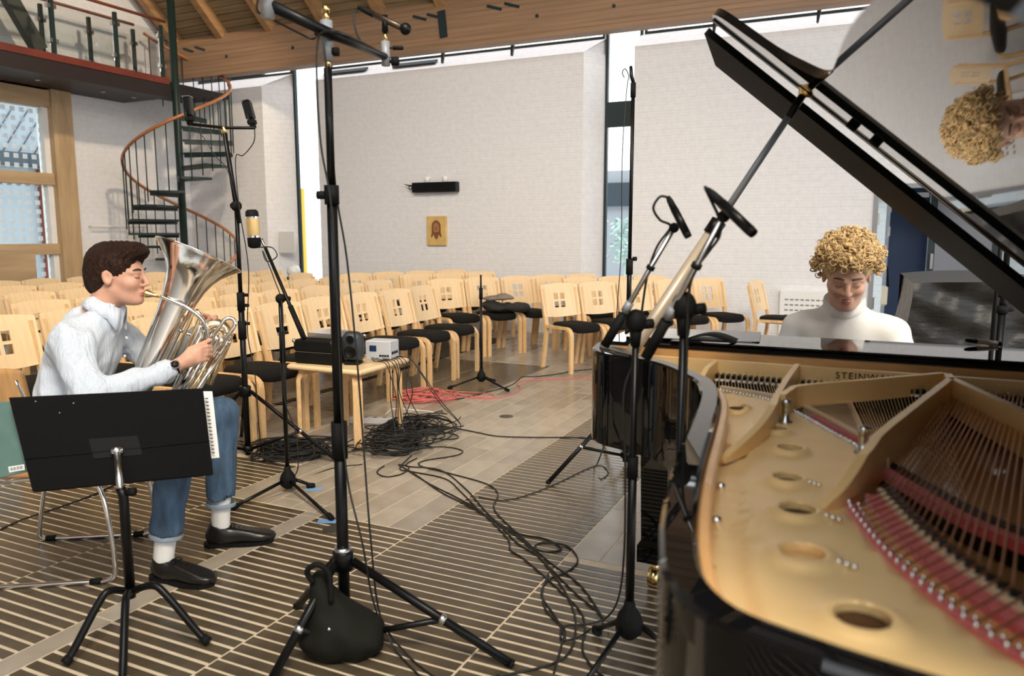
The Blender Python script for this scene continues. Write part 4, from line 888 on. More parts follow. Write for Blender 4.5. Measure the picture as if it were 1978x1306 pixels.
# ---------------- people (smooth-blended volumes, polygonised) ----------------
class SDF:
    def __init__(s, lo, hi, h):
        s.lo = np.array(lo, float); s.h = h; s.n = np.ceil((np.array(hi) - s.lo) / h).astype(int) + 1
        s.F = np.full(tuple(s.n), 0.5, np.float32)
    def _sub(s, lo, hi):
        a = np.clip(np.floor((np.array(lo) - s.lo) / s.h).astype(int), 0, s.n); b = np.clip(np.ceil((np.array(hi) - s.lo) / s.h).astype(int) + 1, 0, s.n)
        if np.any(b <= a): return None
        ax = [(s.lo[i] + s.h * np.arange(a[i], b[i])).astype(np.float32) for i in range(3)]
        X, Y, Z = np.meshgrid(*ax, indexing='ij', sparse=True); return (slice(a[0], b[0]), slice(a[1], b[1]), slice(a[2], b[2])), X, Y, Z
    def _op(s, sl, d, k, sub=False):
        f = s.F[sl]
        if sub:
            d = -d; h = np.clip(0.5 - 0.5 * (f - d) / k, 0, 1); s.F[sl] = f + (d - f) * h + k * h * (1 - h)
        else:
            h = np.clip(0.5 + 0.5 * (f - d) / k, 0, 1); s.F[sl] = f + (d - f) * h - k * h * (1 - h)
    def cap(s, a, b, ra, rb=None, k=0.02, sub=False):
        rb = ra if rb is None else rb; a = np.array(a, float); b = np.array(b, float); pad = max(ra, rb) + k + 2 * s.h + 0.02
        q = s._sub(np.minimum(a, b) - pad, np.maximum(a, b) + pad)
        if q is None: return s
        sl, X, Y, Z = q; d = b - a; L = max(1e-9, float(d @ d))
        t = np.clip(((X - a[0]) * d[0] + (Y - a[1]) * d[1] + (Z - a[2]) * d[2]) / L, 0, 1)
        s._op(sl, np.sqrt((X - a[0] - t * d[0]) ** 2 + (Y - a[1] - t * d[1]) ** 2 + (Z - a[2] - t * d[2]) ** 2) - (ra + (rb - ra) * t), k, sub); return s
    def ell(s, c, r, k=0.02, sub=False, m=None):
        c = np.array(c, float); r = np.array(r, float); pad = r.max() + k + 2 * s.h + 0.02
        q = s._sub(c - pad, c + pad)
        if q is None: return s
        sl, X, Y, Z = q; X = X - c[0]; Y = Y - c[1]; Z = Z - c[2]
        if m is not None:
            m = np.array(m.to_3x3().transposed()); X, Y, Z = m[0, 0] * X + m[0, 1] * Y + m[0, 2] * Z, m[1, 0] * X + m[1, 1] * Y + m[1, 2] * Z, m[2, 0] * X + m[2, 1] * Y + m[2, 2] * Z
        k0 = np.sqrt((X / r[0]) ** 2 + (Y / r[1]) ** 2 + (Z / r[2]) ** 2); k1 = np.sqrt((X / r[0] ** 2) ** 2 + (Y / r[1] ** 2) ** 2 + (Z / r[2] ** 2) ** 2) + 1e-6
        s._op(sl, k0 * (k0 - 1) / k1, k, sub); return s
    def plane(s, p, n, k=0.01):   # removes the side that n points to
        ax = [(s.lo[i] + s.h * np.arange(s.n[i])).astype(np.float32) for i in range(3)]; X, Y, Z = np.meshgrid(*ax, indexing='ij', sparse=True)
        n = np.array(n, float); n /= np.linalg.norm(n); d = -((X - p[0]) * n[0] + (Y - p[1]) * n[1] + (Z - p[2]) * n[2]); s._op((slice(None),) * 3, d, k, True); return s
    def warp(s, fn):
        ax = [(s.lo[i] + s.h * np.arange(s.n[i])).astype(np.float32) for i in range(3)]; X, Y, Z = np.meshgrid(*ax, indexing='ij', sparse=True); s.F += fn(X, Y, Z).astype(np.float32); return s
    def mesh(s, name, m):
        F = s.F; F[0] = F[-1] = 0.5; F[:, 0] = F[:, -1] = 0.5; F[:, :, 0] = F[:, :, -1] = 0.5
        S = F < 0; nx, ny, nz = F.shape
        cnt = np.zeros((nx - 1, ny - 1, nz - 1), np.uint8)
        for dx in (0, 1):
            for dy in (0, 1):
                for dz in (0, 1): cnt += S[dx:nx - 1 + dx, dy:ny - 1 + dy, dz:nz - 1 + dz]
        act = np.argwhere((cnt > 0) & (cnt < 8)); ids = np.full(cnt.shape, -1, np.int32); ids[tuple(act.T)] = np.arange(len(act))
        cor = [(a, b, c) for a in (0, 1) for b in (0, 1) for c in (0, 1)]
        val = np.stack([F[act[:, 0] + c[0], act[:, 1] + c[1], act[:, 2] + c[2]] for c in cor], 1)
        acc = np.zeros((len(act), 3)); num = np.zeros(len(act))
        for i in range(8):
            for j in range(i + 1, 8):
                if sum(abs(cor[i][k] - cor[j][k]) for k in range(3)) != 1: continue
                vi, vj = val[:, i], val[:, j]; x = (vi < 0) != (vj < 0); t = np.where(x, vi / np.where(x, vi - vj, 1), 0)
                acc += np.where(x[:, None], np.array(cor[i]) + t[:, None] * (np.array(cor[j]) - np.array(cor[i])), 0); num += x
        V = s.lo + s.h * (act + acc / num[:, None]); Q = []
        for ax in range(3):
            o1, o2 = (ax + 1) % 3, (ax + 2) % 3
            sl0 = [slice(1, -1)] * 3; sl1 = [slice(1, -1)] * 3; sl0[ax] = slice(0, -1); sl1[ax] = slice(1, None)
            A, B = S[tuple(sl0)], S[tuple(sl1)]
            for rev, mk in ((False, A & ~B), (True, ~A & B)):
                e = np.argwhere(mk); add = np.array([1, 1, 1]); add[ax] = 0; e = e + add
                def cid(d1, d2): q = e.copy(); q[:, o1] -= d1; q[:, o2] -= d2; return ids[q[:, 0], q[:, 1], q[:, 2]]
                quad = np.stack([cid(1, 1), cid(0, 1), cid(0, 0), cid(1, 0)], 1); Q.append(quad[:, ::-1] if rev else quad)
        Q = np.concatenate(Q); Q = Q[(Q >= 0).all(1)]
        me = bpy.data.meshes.new(name); me.vertices.add(len(V)); me.vertices.foreach_set('co', V.ravel()); me.loops.add(len(Q) * 4); me.loops.foreach_set('vertex_index', Q.ravel()); me.polygons.add(len(Q)); me.polygons.foreach_set('loop_start', np.arange(0, len(Q) * 4, 4)); me.polygons.foreach_set('loop_total', np.full(len(Q), 4)); me.update(calc_edges=True)
        me.polygons.foreach_set('use_smooth', np.ones(len(Q), bool)); me.materials.append(m); return me
def relax(o, n=4, f=0.5): md = o.modifiers.new('smooth', 'SMOOTH'); md.iterations = n; md.factor = f; return o
M['skin'] = mat('skin', (0.66, 0.36, 0.25), 0.48, var=0.10, scale=25, sss=0.12, spec=0.4)
M['skin2'] = mat('fair skin', (0.68, 0.40, 0.29), 0.5, var=0.08, scale=25, sss=0.12, spec=0.4)
M['lip'] = mat('lips', (0.50, 0.19, 0.15), 0.4)
M['brow'] = mat('dark eyebrow hair', (0.035, 0.020, 0.014), 0.7)
M['hair_dark'] = mat('dark brown hair', (0.030, 0.012, 0.006), 0.45, var=0.6, scale=26, stretch=(1, 9, 1.5), bump=0.9, bscale=60, spec=0.22)
M['hair_blond'] = mat('curly blond hair', (0.70, 0.49, 0.24), 0.5, var=0.45, scale=40, bump=0.5, spec=0.4)
M['shirt'] = mat('pale blue white linen shirt', (0.62, 0.68, 0.76), 0.85, var=0.07, scale=26, stretch=(8, 8, 0.6), bump=0.9, bscale=11, sheen=0.1)
M['knit'] = mat('cream white fine knit', (0.82, 0.79, 0.74), 0.9, bump=0.6, scale=9, sheen=0.2)
M['denim'] = mat('mid blue denim', (0.075, 0.135, 0.22), 0.85, var=0.5, scale=7, stretch=(3, 3, 1), bump=0.8, bscale=14)
M['denim_hem'] = mat('pale denim hem', (0.32, 0.42, 0.52), 0.9, bump=0.3, scale=200)
M['sock'] = mat('white ribbed sock', (0.80, 0.79, 0.77), 0.95, bump=0.25, scale=120, stretch=(1, 1, 0.1))
M['leather'] = mat('black shoe leather', (0.010, 0.009, 0.008), 0.3, spec=0.5, bump=0.06, scale=40)
M['trouser'] = mat('charcoal trousers', (0.02, 0.02, 0.024), 0.9)
M['eyewhite'] = mat('eye', (0.75, 0.72, 0.70), 0.2); M['iris'] = mat('dark iris', (0.03, 0.02, 0.015), 0.15)
def head(S, H, open_eyes=False):
    """H: matrix of the head frame (x forward, z up, origin at eye level inside the skull)."""
    T = lambda x, y, z: tuple(H @ Vector((x, y, z)))
    rot = H.to_3x3().to_4x4()
    S.ell(T(-0.018, 0, 0.030), (0.100, 0.078, 0.088), 0.02, m=rot)
    S.ell(T(0.026, 0, -0.030), (0.062, 0.060, 0.085), 0.03, m=rot)
    S.ell(T(0.030, 0, -0.078), (0.052, 0.046, 0.034), 0.03, m=rot)
    S.cap(T(0.074, -0.008, -0.100), T(0.074, 0.008, -0.100), 0.016, k=0.022)
    for s_ in (-1, 1):
        S.cap(T(-0.008, s_ * 0.052, -0.050), T(0.055, s_ * 0.022, -0.098), 0.014, 0.012, 0.025)
        S.ell(T(0.060, s_ * 0.040, -0.028), (0.026, 0.022, 0.022), 0.025, m=rot)
        S.cap(T(0.084, s_ * 0.014, 0.016), T(0.070, s_ * 0.050, 0.016), 0.010, 0.009, 0.014)
    S.cap(T(0.090, 0, 0.012), T(0.111, 0, -0.030), 0.007, 0.0105, 0.010)
    for s_ in (-1, 1):
        S.cap(T(0.101, s_ * 0.010, -0.036), T(0.094, s_ * 0.012, -0.037), 0.0065, 0.006, 0.006)
        S.ell(T(0.097, s_ * 0.031, 0.0), (0.015, 0.017, 0.011), 0.010, True, rot)
        S.ell(T(0.074, s_ * 0.031, -0.001), (0.0135, 0.015, 0.0125), 0.004, m=rot)
    S.cap(T(0.088, -0.018, -0.064), T(0.096, 0, -0.062), 0.0048, 0.0058, 0.006); S.cap(T(0.096, 0, -0.062), T(0.088, 0.018, -0.064), 0.0058, 0.0048, 0.006)
    S.cap(T(0.086, -0.016, -0.073), T(0.094, 0, -0.0745), 0.0050, 0.0066, 0.006); S.cap(T(0.094, 0, -0.0745), T(0.086, 0.016, -0.073), 0.0066, 0.0050, 0.006)
    S.cap(T(0.104, -0.022, -0.068), T(0.104, 0.022, -0.068), 0.004, k=0.005, sub=True)
    for s_ in (-1, 1):
        er = rot @ Matrix.Rotation(R(-12), 4, 'Y')
        S.ell(T(-0.012, s_ * 0.080, -0.006), (0.020, 0.010, 0.033), 0.006, m=er)
        S.ell(T(-0.006, s_ * 0.090, -0.004), (0.010, 0.009, 0.020), 0.006, True, er)
def face_parts(parent, H, brow, skin, lidcol):
    T = lambda x, y, z: H @ Vector((x, y, z))
    for s_ in (-1, 1):
        pts = [T(0.0895, s_ * 0.013, 0.0225), T(0.0915, s_ * 0.024, 0.0275), T(0.0865, s_ * 0.038, 0.0285), T(0.0745, s_ * 0.052, 0.0225)]
        MB().tube(smooth_path(pts, 4), [0.0036] * 10 + [0.0028, 0.0022, 0.0012], 6).build('eyebrow', brow, parent)
        e = [T(0.0880, s_ * 0.0185, -0.0035), T(0.0895, s_ * 0.026, -0.0058), T(0.0880, s_ * 0.036, -0.0058), T(0.0800, s_ * 0.0445, -0.0030)]
        MB().tube(smooth_path(e, 4), 0.0014, 6).build('eyelashes', brow, parent)
    lp = [T(0.0905, -0.018, -0.0665), T(0.0975, -0.008, -0.0655), T(0.0985, 0, -0.0665), T(0.0975, 0.008, -0.0655), T(0.0905, 0.018, -0.0665)]
    MB().tube(smooth_path(lp, 4), [0.0016] + [0.0032] * 15 + [0.0016], 8).build('upper_lip', M['lip'], parent)
    lp = [T(0.089, -0.016, -0.0715), T(0.0965, -0.008, -0.0735), T(0.0975, 0, -0.0742), T(0.0965, 0.008, -0.0735), T(0.089, 0.016, -0.0715)]
    MB().tube(smooth_path(lp, 4), [0.0016] + [0.0040] * 15 + [0.0016], 8).build('lower_lip', M['lip'], parent)
def hand(S, wrist, palm, fdir, side, curl, spread=0.017, thumb=None):
    """wrist, palm: centres; fdir: first finger direction; side: across the palm towards the thumb; curl: bend direction."""
    w, p_, f, sd, cu = [Vector(v) for v in (wrist, palm, fdir, side, curl)]; f.normalize(); sd.normalize(); cu.normalize()
    S.cap(w, p_, 0.026, 0.028, 0.015)
    for i, (o_, L) in enumerate(((1.5, 0.066), (0.5, 0.074), (-0.5, 0.070), (-1.5, 0.055))):
        kn = p_ + f * 0.040 + sd * (spread * o_); S.cap(p_ + sd * (spread * 0.8 * o_), kn, 0.013, 0.0105, 0.012)
        a = kn + (f * 0.85 + cu * 0.5).normalized() * L * 0.45; b = a + (f * 0.35 + cu * 0.9).normalized() * L * 0.36; c = b + (f * -0.15 + cu).normalized() * L * 0.28
        S.cap(kn, a, 0.0098, 0.0088, 0.004); S.cap(a, b, 0.0088, 0.0082, 0.003); S.cap(b, c, 0.0082, 0.0070, 0.003)
    t0 = w.lerp(p_, 0.6) + sd * 0.020; t1 = t0 + (sd * 0.8 + f * 0.7).normalized() * 0.040; t2 = (Vector(thumb) if thumb else t1 + (f + cu * 0.5).normalized() * 0.034)
    S.cap(t0, t1, 0.0125, 0.0105, 0.01); S.cap(t1, t2, 0.0105, 0.0085, 0.003)
def limb_wr(freq, amp, seed):
    r_ = np.random.RandomState(seed); ks = [(r_.normal(0, 1, 3), r_.uniform(0, 6.28)) for _ in range(7)]
    def fn(X, Y, Z):
        t = 0
        for q, ph_ in ks: t = t + np.sin(freq * (q[0] * X + q[1] * Y + q[2] * Z * 0.7) + ph_)
        return amp * t / 4
    return fn
def shoe(parent, heel, toe, nm='shoe'):
    h_, t_ = Vector(heel), Vector(toe); d_ = (t_ - h_); L = d_.length; ang_ = math.atan2(d_.y, d_.x)
    S = SDF((-0.04, -0.075, -0.01), (L + 0.05, 0.075, 0.14), 0.005)
    S.ell((0.055, 0, 0.050), (0.062, 0.036, 0.052), 0.02); S.ell((0.135, 0, 0.044), (0.10, 0.041, 0.046), 0.03); S.ell((L - 0.058, 0.0, 0.032), (0.068, 0.047, 0.030), 0.03); S.cap((0.06, 0, 0.06), (0.05, 0, 0.095), 0.036, 0.038, 0.02)
    S.plane((0, 0, 0.110), (0.24, 0, 1), 0.006); S.plane((0, 0, 0.016), (0, 0, -1), 0.004)
    S.cap((0.05, 0, 0.13), (0.05, 0, 0.075), 0.030, 0.028, 0.006, True)
    o = link(nm, S.mesh(nm, M['leather']), parent); o.location = (h_.x, h_.y, 0); o.rotation_euler = (0, 0, ang_); relax(o, 3)
    sole = [(-0.012 + 0.0, 0)]; pts = []
    for a in np.linspace(0, 2 * PI, 40)[:-1]:
        u = 0.5 - 0.5 * math.cos(a); x = -0.014 + (L + 0.014) * u; wd = 0.036 + 0.016 * math.sin(PI * min(1, max(0, (u - 0.35) / 0.62))) if u < 0.97 else 0.03
        pts.append((x, math.copysign(1, math.sin(a)) * wd * min(1, (abs(math.sin(a)) * 1.7)) if abs(math.sin(a)) > 1e-6 else 0))
    MB().prism(pts, 0.0, 0.018).build('sole', M['rubber'], o, fixn=True)
    for i in range(4):
        x = 0.092 + 0.020 * i; z = 0.0885 - 0.0055 * i; MB().tube([(x, -0.020, z - 0.006), (x + 0.004, 0, z + 0.002), (x, 0.020, z - 0.006)], 0.0022, 6).build('lace', M['rubber'], o)
    for s_ in (-1, 1): MB().tube(smooth_path([(0.105, 0, 0.088), (0.100, s_ * 0.018, 0.092), (0.116, s_ * 0.028, 0.084), (0.118, s_ * 0.012, 0.086)], 4), 0.002, 6).build('lace', M['rubber'], o)
    return o

# ----- tuba player -----
FX = Vector((0.84, 0.54, 0)).normalized()
tp_ = thing('person', 'seated man with dark hair, pale shirt and jeans playing a silver tuba', 'person', (-2.95, 1.98, 0), math.atan2(FX.y, FX.x))
HT = Matrix.Translation((0.245, 0.015, 1.192)) @ Matrix.Rotation(R(-6), 4, 'Z') @ Matrix.Rotation(R(3), 4, 'Y') @ Matrix.Scale(1.06, 4)
rs_, ls_ = Vector((0.115, -0.185, 0.965)), Vector((0.135, 0.190, 0.965))
re_, le_ = Vector((0.225, -0.285, 0.745)), Vector((0.30, 0.285, 0.76))
rw_, lw_ = Vector((0.475, -0.145, 0.835)), Vector((0.50, 0.190, 0.925))
S = SDF((-0.2, -0.37, 0.50), (0.75, 0.37, 1.36), 0.005)
HTs = HT.to_3x3().normalized().to_4x4(); HTs.translation = HT.translation
head(S, HTs)
S.cap((0.205, 0.010, 1.12), (0.13, 0.0, 0.985), 0.056, 0.062, 0.02)
S.ell((0.10, 0, 0.90), (0.09, 0.15, 0.13), 0.03); S.ell((0.04, 0, 0.70), (0.085, 0.135, 0.16), 0.04)
for a, b, c in ((rs_, re_, rw_), (ls_, le_, lw_)): S.cap(a, b, 0.042, 0.036, 0.03); S.cap(b, c, 0.036, 0.024, 0.02)
hand(S, rw_, (0.535, -0.125, 0.865), (0.75, 0.35, 0.30), (0.1, 0.25, 0.95), (0.1, 0.95, -0.25), thumb=(0.60, -0.05, 0.93))
hand(S, lw_, (0.545, 0.155, 0.965), (0.72, -0.55, 0.28), (-0.1, 0.1, 1.0), (-0.25, -0.95, -0.05), thumb=(0.53, 0.10, 1.02))
ob = link('body', S.mesh('body', M['skin']), tp_); relax(ob, 2)
face_parts(tp_, HTs, M['brow'], M['skin'], None)
S = SDF((-0.16, -0.14, 0.95), (0.44, 0.17, 1.42), 0.005); T = lambda x, y, z: tuple(HTs @ Vector((x, y, z))); rt_ = HTs.to_3x3().to_4x4()
S.ell(T(-0.026, 0, 0.040), (0.110, 0.089, 0.092), 0.02, m=rt_); S.ell(T(0.050, 0, 0.098), (0.062, 0.066, 0.036), 0.03, m=rt_); S.ell(T(-0.075, 0, -0.02), (0.058, 0.072, 0.075), 0.03, m=rt_)
S.ell(T(0.118, 0, -0.015), (0.078, 0.12, 0.085), 0.012, True, rt_); S.ell(T(0.046, 0, -0.085), (0.075, 0.15, 0.085), 0.012, True, rt_)
for s_ in (-1, 1): S.ell(T(-0.008, s_ * 0.088, -0.020), (0.028, 0.022, 0.040), 0.008, True, rt_)
q = HTs @ Vector((-0.06, 0, -0.075)); S.plane(q, HTs.to_3x3() @ Vector((0.15, 0, -1)), 0.01)
fw = np.array(HTs.to_3x3().inverted())
def strands(X, Y, Z):
    X, Y, Z = X - HTs.translation.x, Y - HTs.translation.y, Z - HTs.translation.z
    return 0.0022 * np.sin(190 * Y + 30 * X + 14 * np.sin(22 * X) + 8 * np.sin(30 * Z)) + 0.003 * np.sin(70 * Y + 20 * Z + 2) * (Z > 0.03)
S.warp(strands); ho = link('hair', S.mesh('hair', M['hair_dark']), tp_); relax(ho, 1)
# shirt
S = SDF((-0.24, -0.42, 0.44), (0.58, 0.42, 1.16), 0.006)
S.ell((0.095, 0, 0.885), (0.125, 0.190, 0.135), 0.05); S.ell((0.035, 0, 0.70), (0.128, 0.175, 0.18), 0.07); S.ell((0.01, 0, 0.56), (0.165, 0.20, 0.10), 0.06); S.ell((0.09, 0, 0.58), (0.14, 0.17, 0.06), 0.05)
S.cap(rs_ - Vector((0, -0.02, 0.01)), (0.14, 0, 0.985), 0.058, 0.075, 0.06); S.cap(ls_ - Vector((0, 0.02, 0.01)), (0.14, 0, 0.985), 0.058, 0.075, 0.06); S.cap((0.15, 0, 0.98), (0.19, 0.006, 1.045), 0.072, 0.066, 0.03)
for a, b, c in ((rs_, re_, rw_), (ls_, le_, lw_)): S.cap(a - Vector((0, 0, 0.02)), b, 0.060, 0.062, 0.06); S.cap(b, b.lerp(c, 0.93), 0.062, 0.042, 0.03)
S.cap((0.20, 0.01, 1.16), (0.16, 0.0, 1.0), 0.060, 0.062, 0.008, True)
S.ell((0.285, -0.01, 1.03), (0.060, 0.032, 0.085), 0.01, True)
S.warp(limb_wr(30, 0.0085, 3)); S.warp(limb_wr(62, 0.0045, 4)); so = link('shirt', S.mesh('shirt', M['shirt']), tp_); relax(so, 2)
# collar
cn = Vector((0.178, 0.004, 1.035)); ca = Vector((0.48, 0.03, 0.88)).normalized(); e1 = Vector((0.88, 0, -0.48)).normalized(); e2 = ca.cross(e1)
mb = MB(); n = 28
for L_ in range(2):
    vs_ = []
    for ring, (rr, hh) in enumerate(((0.062, 0.052), (0.066, 0.056), (0.088, 0.010), (0.084, 0.006))):
        for i in range(n + 1):
            a = R(28) + (2 * PI - R(56)) * i / n; tip = 0.03 * max(0, 1 - min(i, n - i) / 3.0) if ring >= 2 else 0
            vs_.append(cn + (e1 * math.cos(a) + e2 * math.sin(a)) * (rr + tip * 0.5) + ca * (hh - tip * 1.2))
mb.add(vs_, [(r_ * (n + 1) + i, r_ * (n + 1) + i + 1, (r_ + 1) * (n + 1) + i + 1, (r_ + 1) * (n + 1) + i) for r_ in range(3) for i in range(n)], True); co = mb.build('collar', M['shirt'], tp_); md = co.modifiers.new('solid', 'SOLIDIFY'); md.thickness = 0.003
for a, c in ((re_, rw_), (le_, lw_)):
    d_ = (c - a).normalized(); MB().tube([c - d_ * 0.055, c - d_ * 0.045, c - d_ * 0.012, c - d_ * 0.008], [0.040, 0.043, 0.042, 0.038], 18).build('cuff', M['shirt'], tp_)
for i in range(3): MB().cyl((0.262 - 0.012 * i, -0.012, 0.94 - 0.075 * i), (0.268 - 0.012 * i, -0.013, 0.94 - 0.075 * i), 0.0055, 10).build('button', M['paper'], tp_)
# watch on the right wrist
wd = (rw_ - re_).normalized(); wc = rw_ + wd * 0.006
wt = MB().tube([wc - wd * 0.009, wc + wd * 0.009], 0.0315, 20).build('watch', M['rubber'], tp_); so_ = (Vector((0.35, -0.85, 0.45)) - wd * Vector((0.35, -0.85, 0.45)).dot(wd)).normalized()
MB().lathe([(0.0, 0), (0.019, 0), (0.019, 0.007), (0.016, 0.009), (0.0, 0.009)], wc + so_ * 0.031, so_, 20, caps=False).build('watch_case', M['steel'], wt); MB().lathe([(0.0, 0), (0.015, 0), (0.0, 0.001)], wc + so_ * 0.0402, so_, 20, caps=False).build('watch_dial', M['iris'], wt)
# jeans, socks, shoes
rk, lk = Vector((0.50, -0.215, 0.575)), Vector((0.585, 0.125, 0.585)); ra_, la_ = Vector((0.425, -0.235, 0.10)), Vector((0.565, 0.092, 0.10))
S = SDF((-0.22, -0.38, 0.12), (0.74, 0.30, 0.72), 0.007)
S.ell((-0.01, 0, 0.55), (0.145, 0.185, 0.105), 0.05)
for hip_, kn_, an_ in (((0.0, -0.095, 0.54), rk, ra_), ((0.0, 0.095, 0.54), lk, la_)):
    S.cap(hip_, kn_, 0.086, 0.066, 0.05); e_ = kn_.lerp(an_, 0.83); S.cap(kn_, e_, 0.066, 0.060, 0.03)
    d_ = (an_ - kn_).normalized(); S.plane_pt = None
for kn_, an_ in ((rk, ra_), (lk, la_)):
    e_ = kn_.lerp(an_, 0.84); d_ = (an_ - kn_).normalized(); S.cap(e_ + d_ * 0.05, e_ + d_ * 0.10, 0.10, 0.10, 0.004, True); S.cap(e_ - d_ * 0.05, e_ + d_ * 0.08, 0.05, 0.05, 0.004, True)
S.warp(limb_wr(30, 0.0065, 9)); jo = link('jeans', S.mesh('jeans', M['denim']), tp_); relax(jo, 2)
for kn_, an_ in ((rk, ra_), (lk, la_)):
    e_ = kn_.lerp(an_, 0.80); d_ = (an_ - kn_).normalized(); MB().tube([e_, e_ + d_ * 0.016, e_ + d_ * 0.020], [0.0625, 0.0635, 0.060], 22, caps=False).build('hem', M['denim_hem'], tp_)
    MB().tube([kn_.lerp(an_, 0.55), kn_.lerp(an_, 0.8), an_ + Vector((0, 0, 0.0)), an_ + Vector((0.01, 0, -0.05))], [0.045, 0.041, 0.039, 0.036], 18).build('sock', M['sock'], tp_)
shoe(tp_, (0.375, -0.212, 0), (0.630, -0.318, 0)); shoe(tp_, (0.505, 0.085, 0), (0.785, 0.108, 0))

# ----- pianist -----
pp = thing('person', 'seated pianist with curly blond hair in a cream turtleneck looking down', 'person', (-0.10, 3.42, 0), R(-90))
HP = Matrix.Translation((0.20, 0.005, 1.200)) @ Matrix.Rotation(R(6), 4, 'Z') @ Matrix.Rotation(R(24), 4, 'Y')
S = SDF((-0.2, -0.40, 0.50), (0.72, 0.40, 1.34), 0.005); head(S, HP)
S.cap((0.165, 0, 1.10), (0.09, 0, 0.98), 0.056, 0.06, 0.02); S.ell((0.06, 0, 0.90), (0.09, 0.15, 0.13), 0.03); S.ell((0.02, 0, 0.70), (0.085, 0.135, 0.16), 0.04)
sh_ = [Vector((0.085, s_ * 0.180, 0.985)) for s_ in (-1, 1)]; el_ = [Vector((0.16, s_ * 0.285, 0.735)) for s_ in (-1, 1)]; wr_ = [Vector((0.42, s_ * 0.20, 0.775)) for s_ in (-1, 1)]
for a, b, c, s_ in zip(sh_, el_, wr_, (-1, 1)):
    S.cap(a, b, 0.042, 0.036, 0.03); S.cap(b, c, 0.036, 0.024, 0.02)
    hand(S, c, c + Vector((0.055, -s_ * 0.01, 0.012)), (1, -s_ * 0.1, 0.05), (0, -s_, 0), (0.1, 0, -1))
ob = link('body', S.mesh('body', M['skin2']), pp); relax(ob, 2); face_parts(pp, HP, mat('light brown brow', (0.16, 0.085, 0.04), 0.7), None, None)
T = lambda x, y, z: HP @ Vector((x, y, z))
mo = [T(0.1015, -0.018, -0.0535), T(0.1065, -0.008, -0.0505), T(0.1075, 0, -0.050), T(0.1065, 0.008, -0.0505), T(0.1015, 0.018, -0.0535)]
MB().tube(smooth_path(mo, 4), [0.0012] + [0.0022] * 15 + [0.0012], 6).build('moustache', mat('fair moustache', (0.26, 0.13, 0.06), 0.8), pp)
# curly hair: cap plus curls
S = SDF((-0.12, -0.20, 0.95), (0.40, 0.20, 1.42), 0.006); rt_ = HP.to_3x3().to_4x4()
S.ell(T(-0.024, 0, 0.052), (0.108, 0.098, 0.088), 0.02, m=rt_); S.ell(T(0.130, 0, -0.005), (0.085, 0.13, 0.095), 0.01, True, rt_); S.ell(T(0.06, 0, -0.085), (0.09, 0.18, 0.10), 0.01, True, rt_); q = T(-0.06, 0, -0.065); S.plane(q, HP.to_3x3() @ Vector((0.1, 0, -1)), 0.01)
rh = random.Random(21); curls = MB()
for i in range(560):
    for _ in range(50):
        u = rh.uniform(-1, 1); a = rh.uniform(0, 2 * PI); q_ = math.sqrt(1 - u * u); d_ = Vector((q_ * math.cos(a), q_ * math.sin(a), u))
        if d_.z < -0.45: continue
        if d_.x > 0.40 and d_.z < 0.02: continue
        if d_.z < -0.05 and d_.x > 0.15: continue
        break
    c = Vector((-0.018 + d_.x * 0.112, d_.y * 0.104, 0.062 + d_.z * 0.098)); grow = 0.014 + 0.016 * abs(d_.y) * max(0.2, 0.8 - d_.z)
    c += d_ * rh.uniform(0.0, grow); c.z -= 0.034 * max(0, abs(d_.y) - 0.55) * (1 if d_.z < 0.2 else 0) * 2 * rh.random(); c.z += 0.012 * rh.random() if d_.x > 0.4 and d_.z < 0.3 else 0; rad = rh.uniform(0.009, 0.0155)
    ax = (d_ * 0.5 + Vector((rh.gauss(0, 1), rh.gauss(0, 1), rh.gauss(0, 1))).normalized() * 0.8).normalized(); e1 = ax.orthogonal().normalized(); e2 = ax.cross(e1); turns = rh.uniform(1.0, 2.0); n = int(11 * turns); ph_ = rh.uniform(0, 6)
    pts = [HP @ (c + (e1 * math.cos(ph_ + 2 * PI * turns * t / n) + e2 * math.sin(ph_ + 2 * PI * turns * t / n)) * rad * (1 - 0.35 * t / n) + ax * 0.016 * turns * (t / n - 0.5)) for t in range(n + 1)]
    curls.tube(pts, [0.0032 * (1 - 0.55 * (t / n)) for t in range(n + 1)], 5)
    if i % 2 == 0: S.ell(tuple(HP @ (c - d_ * 0.006)), (rad * 0.8, rad * 0.8, rad * 0.7), 0.008)
hc = link('hair', S.mesh('hair', M['hair_blond']), pp); relax(hc, 1); cu = curls.build('curls', M['hair_blond'], hc); cu['kind'] = 'stuff'
# turtleneck
S = SDF((-0.2, -0.40, 0.48), (0.5, 0.40, 1.16), 0.006)
S.ell((0.055, 0, 0.885), (0.125, 0.185, 0.14), 0.05); S.ell((0.02, 0, 0.70), (0.122, 0.168, 0.18), 0.07); S.ell((0.01, 0, 0.56), (0.13, 0.17, 0.08), 0.05); S.cap(sh_[0] - Vector((0, 0, 0.012)), (0.08, 0, 1.0), 0.058, 0.075, 0.06); S.cap(sh_[1] - Vector((0, 0, 0.012)), (0.08, 0, 1.0), 0.058, 0.075, 0.06); S.cap((0.09, 0, 1.0), (0.135, 0, 1.075), 0.085, 0.068, 0.05)
for a, b, c in zip(sh_, el_, wr_): S.cap(a - Vector((0, 0, 0.02)), b, 0.054, 0.052, 0.014); S.cap(b, b.lerp(c, 0.93), 0.056, 0.040, 0.03)
S.warp(limb_wr(30, 0.0060, 13)); so = link('sweater', S.mesh('sweater', M['knit']), pp); relax(so, 3)
ca = Vector((0.45, 0, 0.9)).normalized(); b0 = Vector((0.122, 0, 1.055)); MB().tube([b0, b0 + ca * 0.01, b0 + ca * 0.055, b0 + ca * 0.062, b0 + ca * 0.05], [0.074, 0.080, 0.077, 0.071, 0.058], 26, caps=False).build('turtleneck_collar', M['knit'], pp)
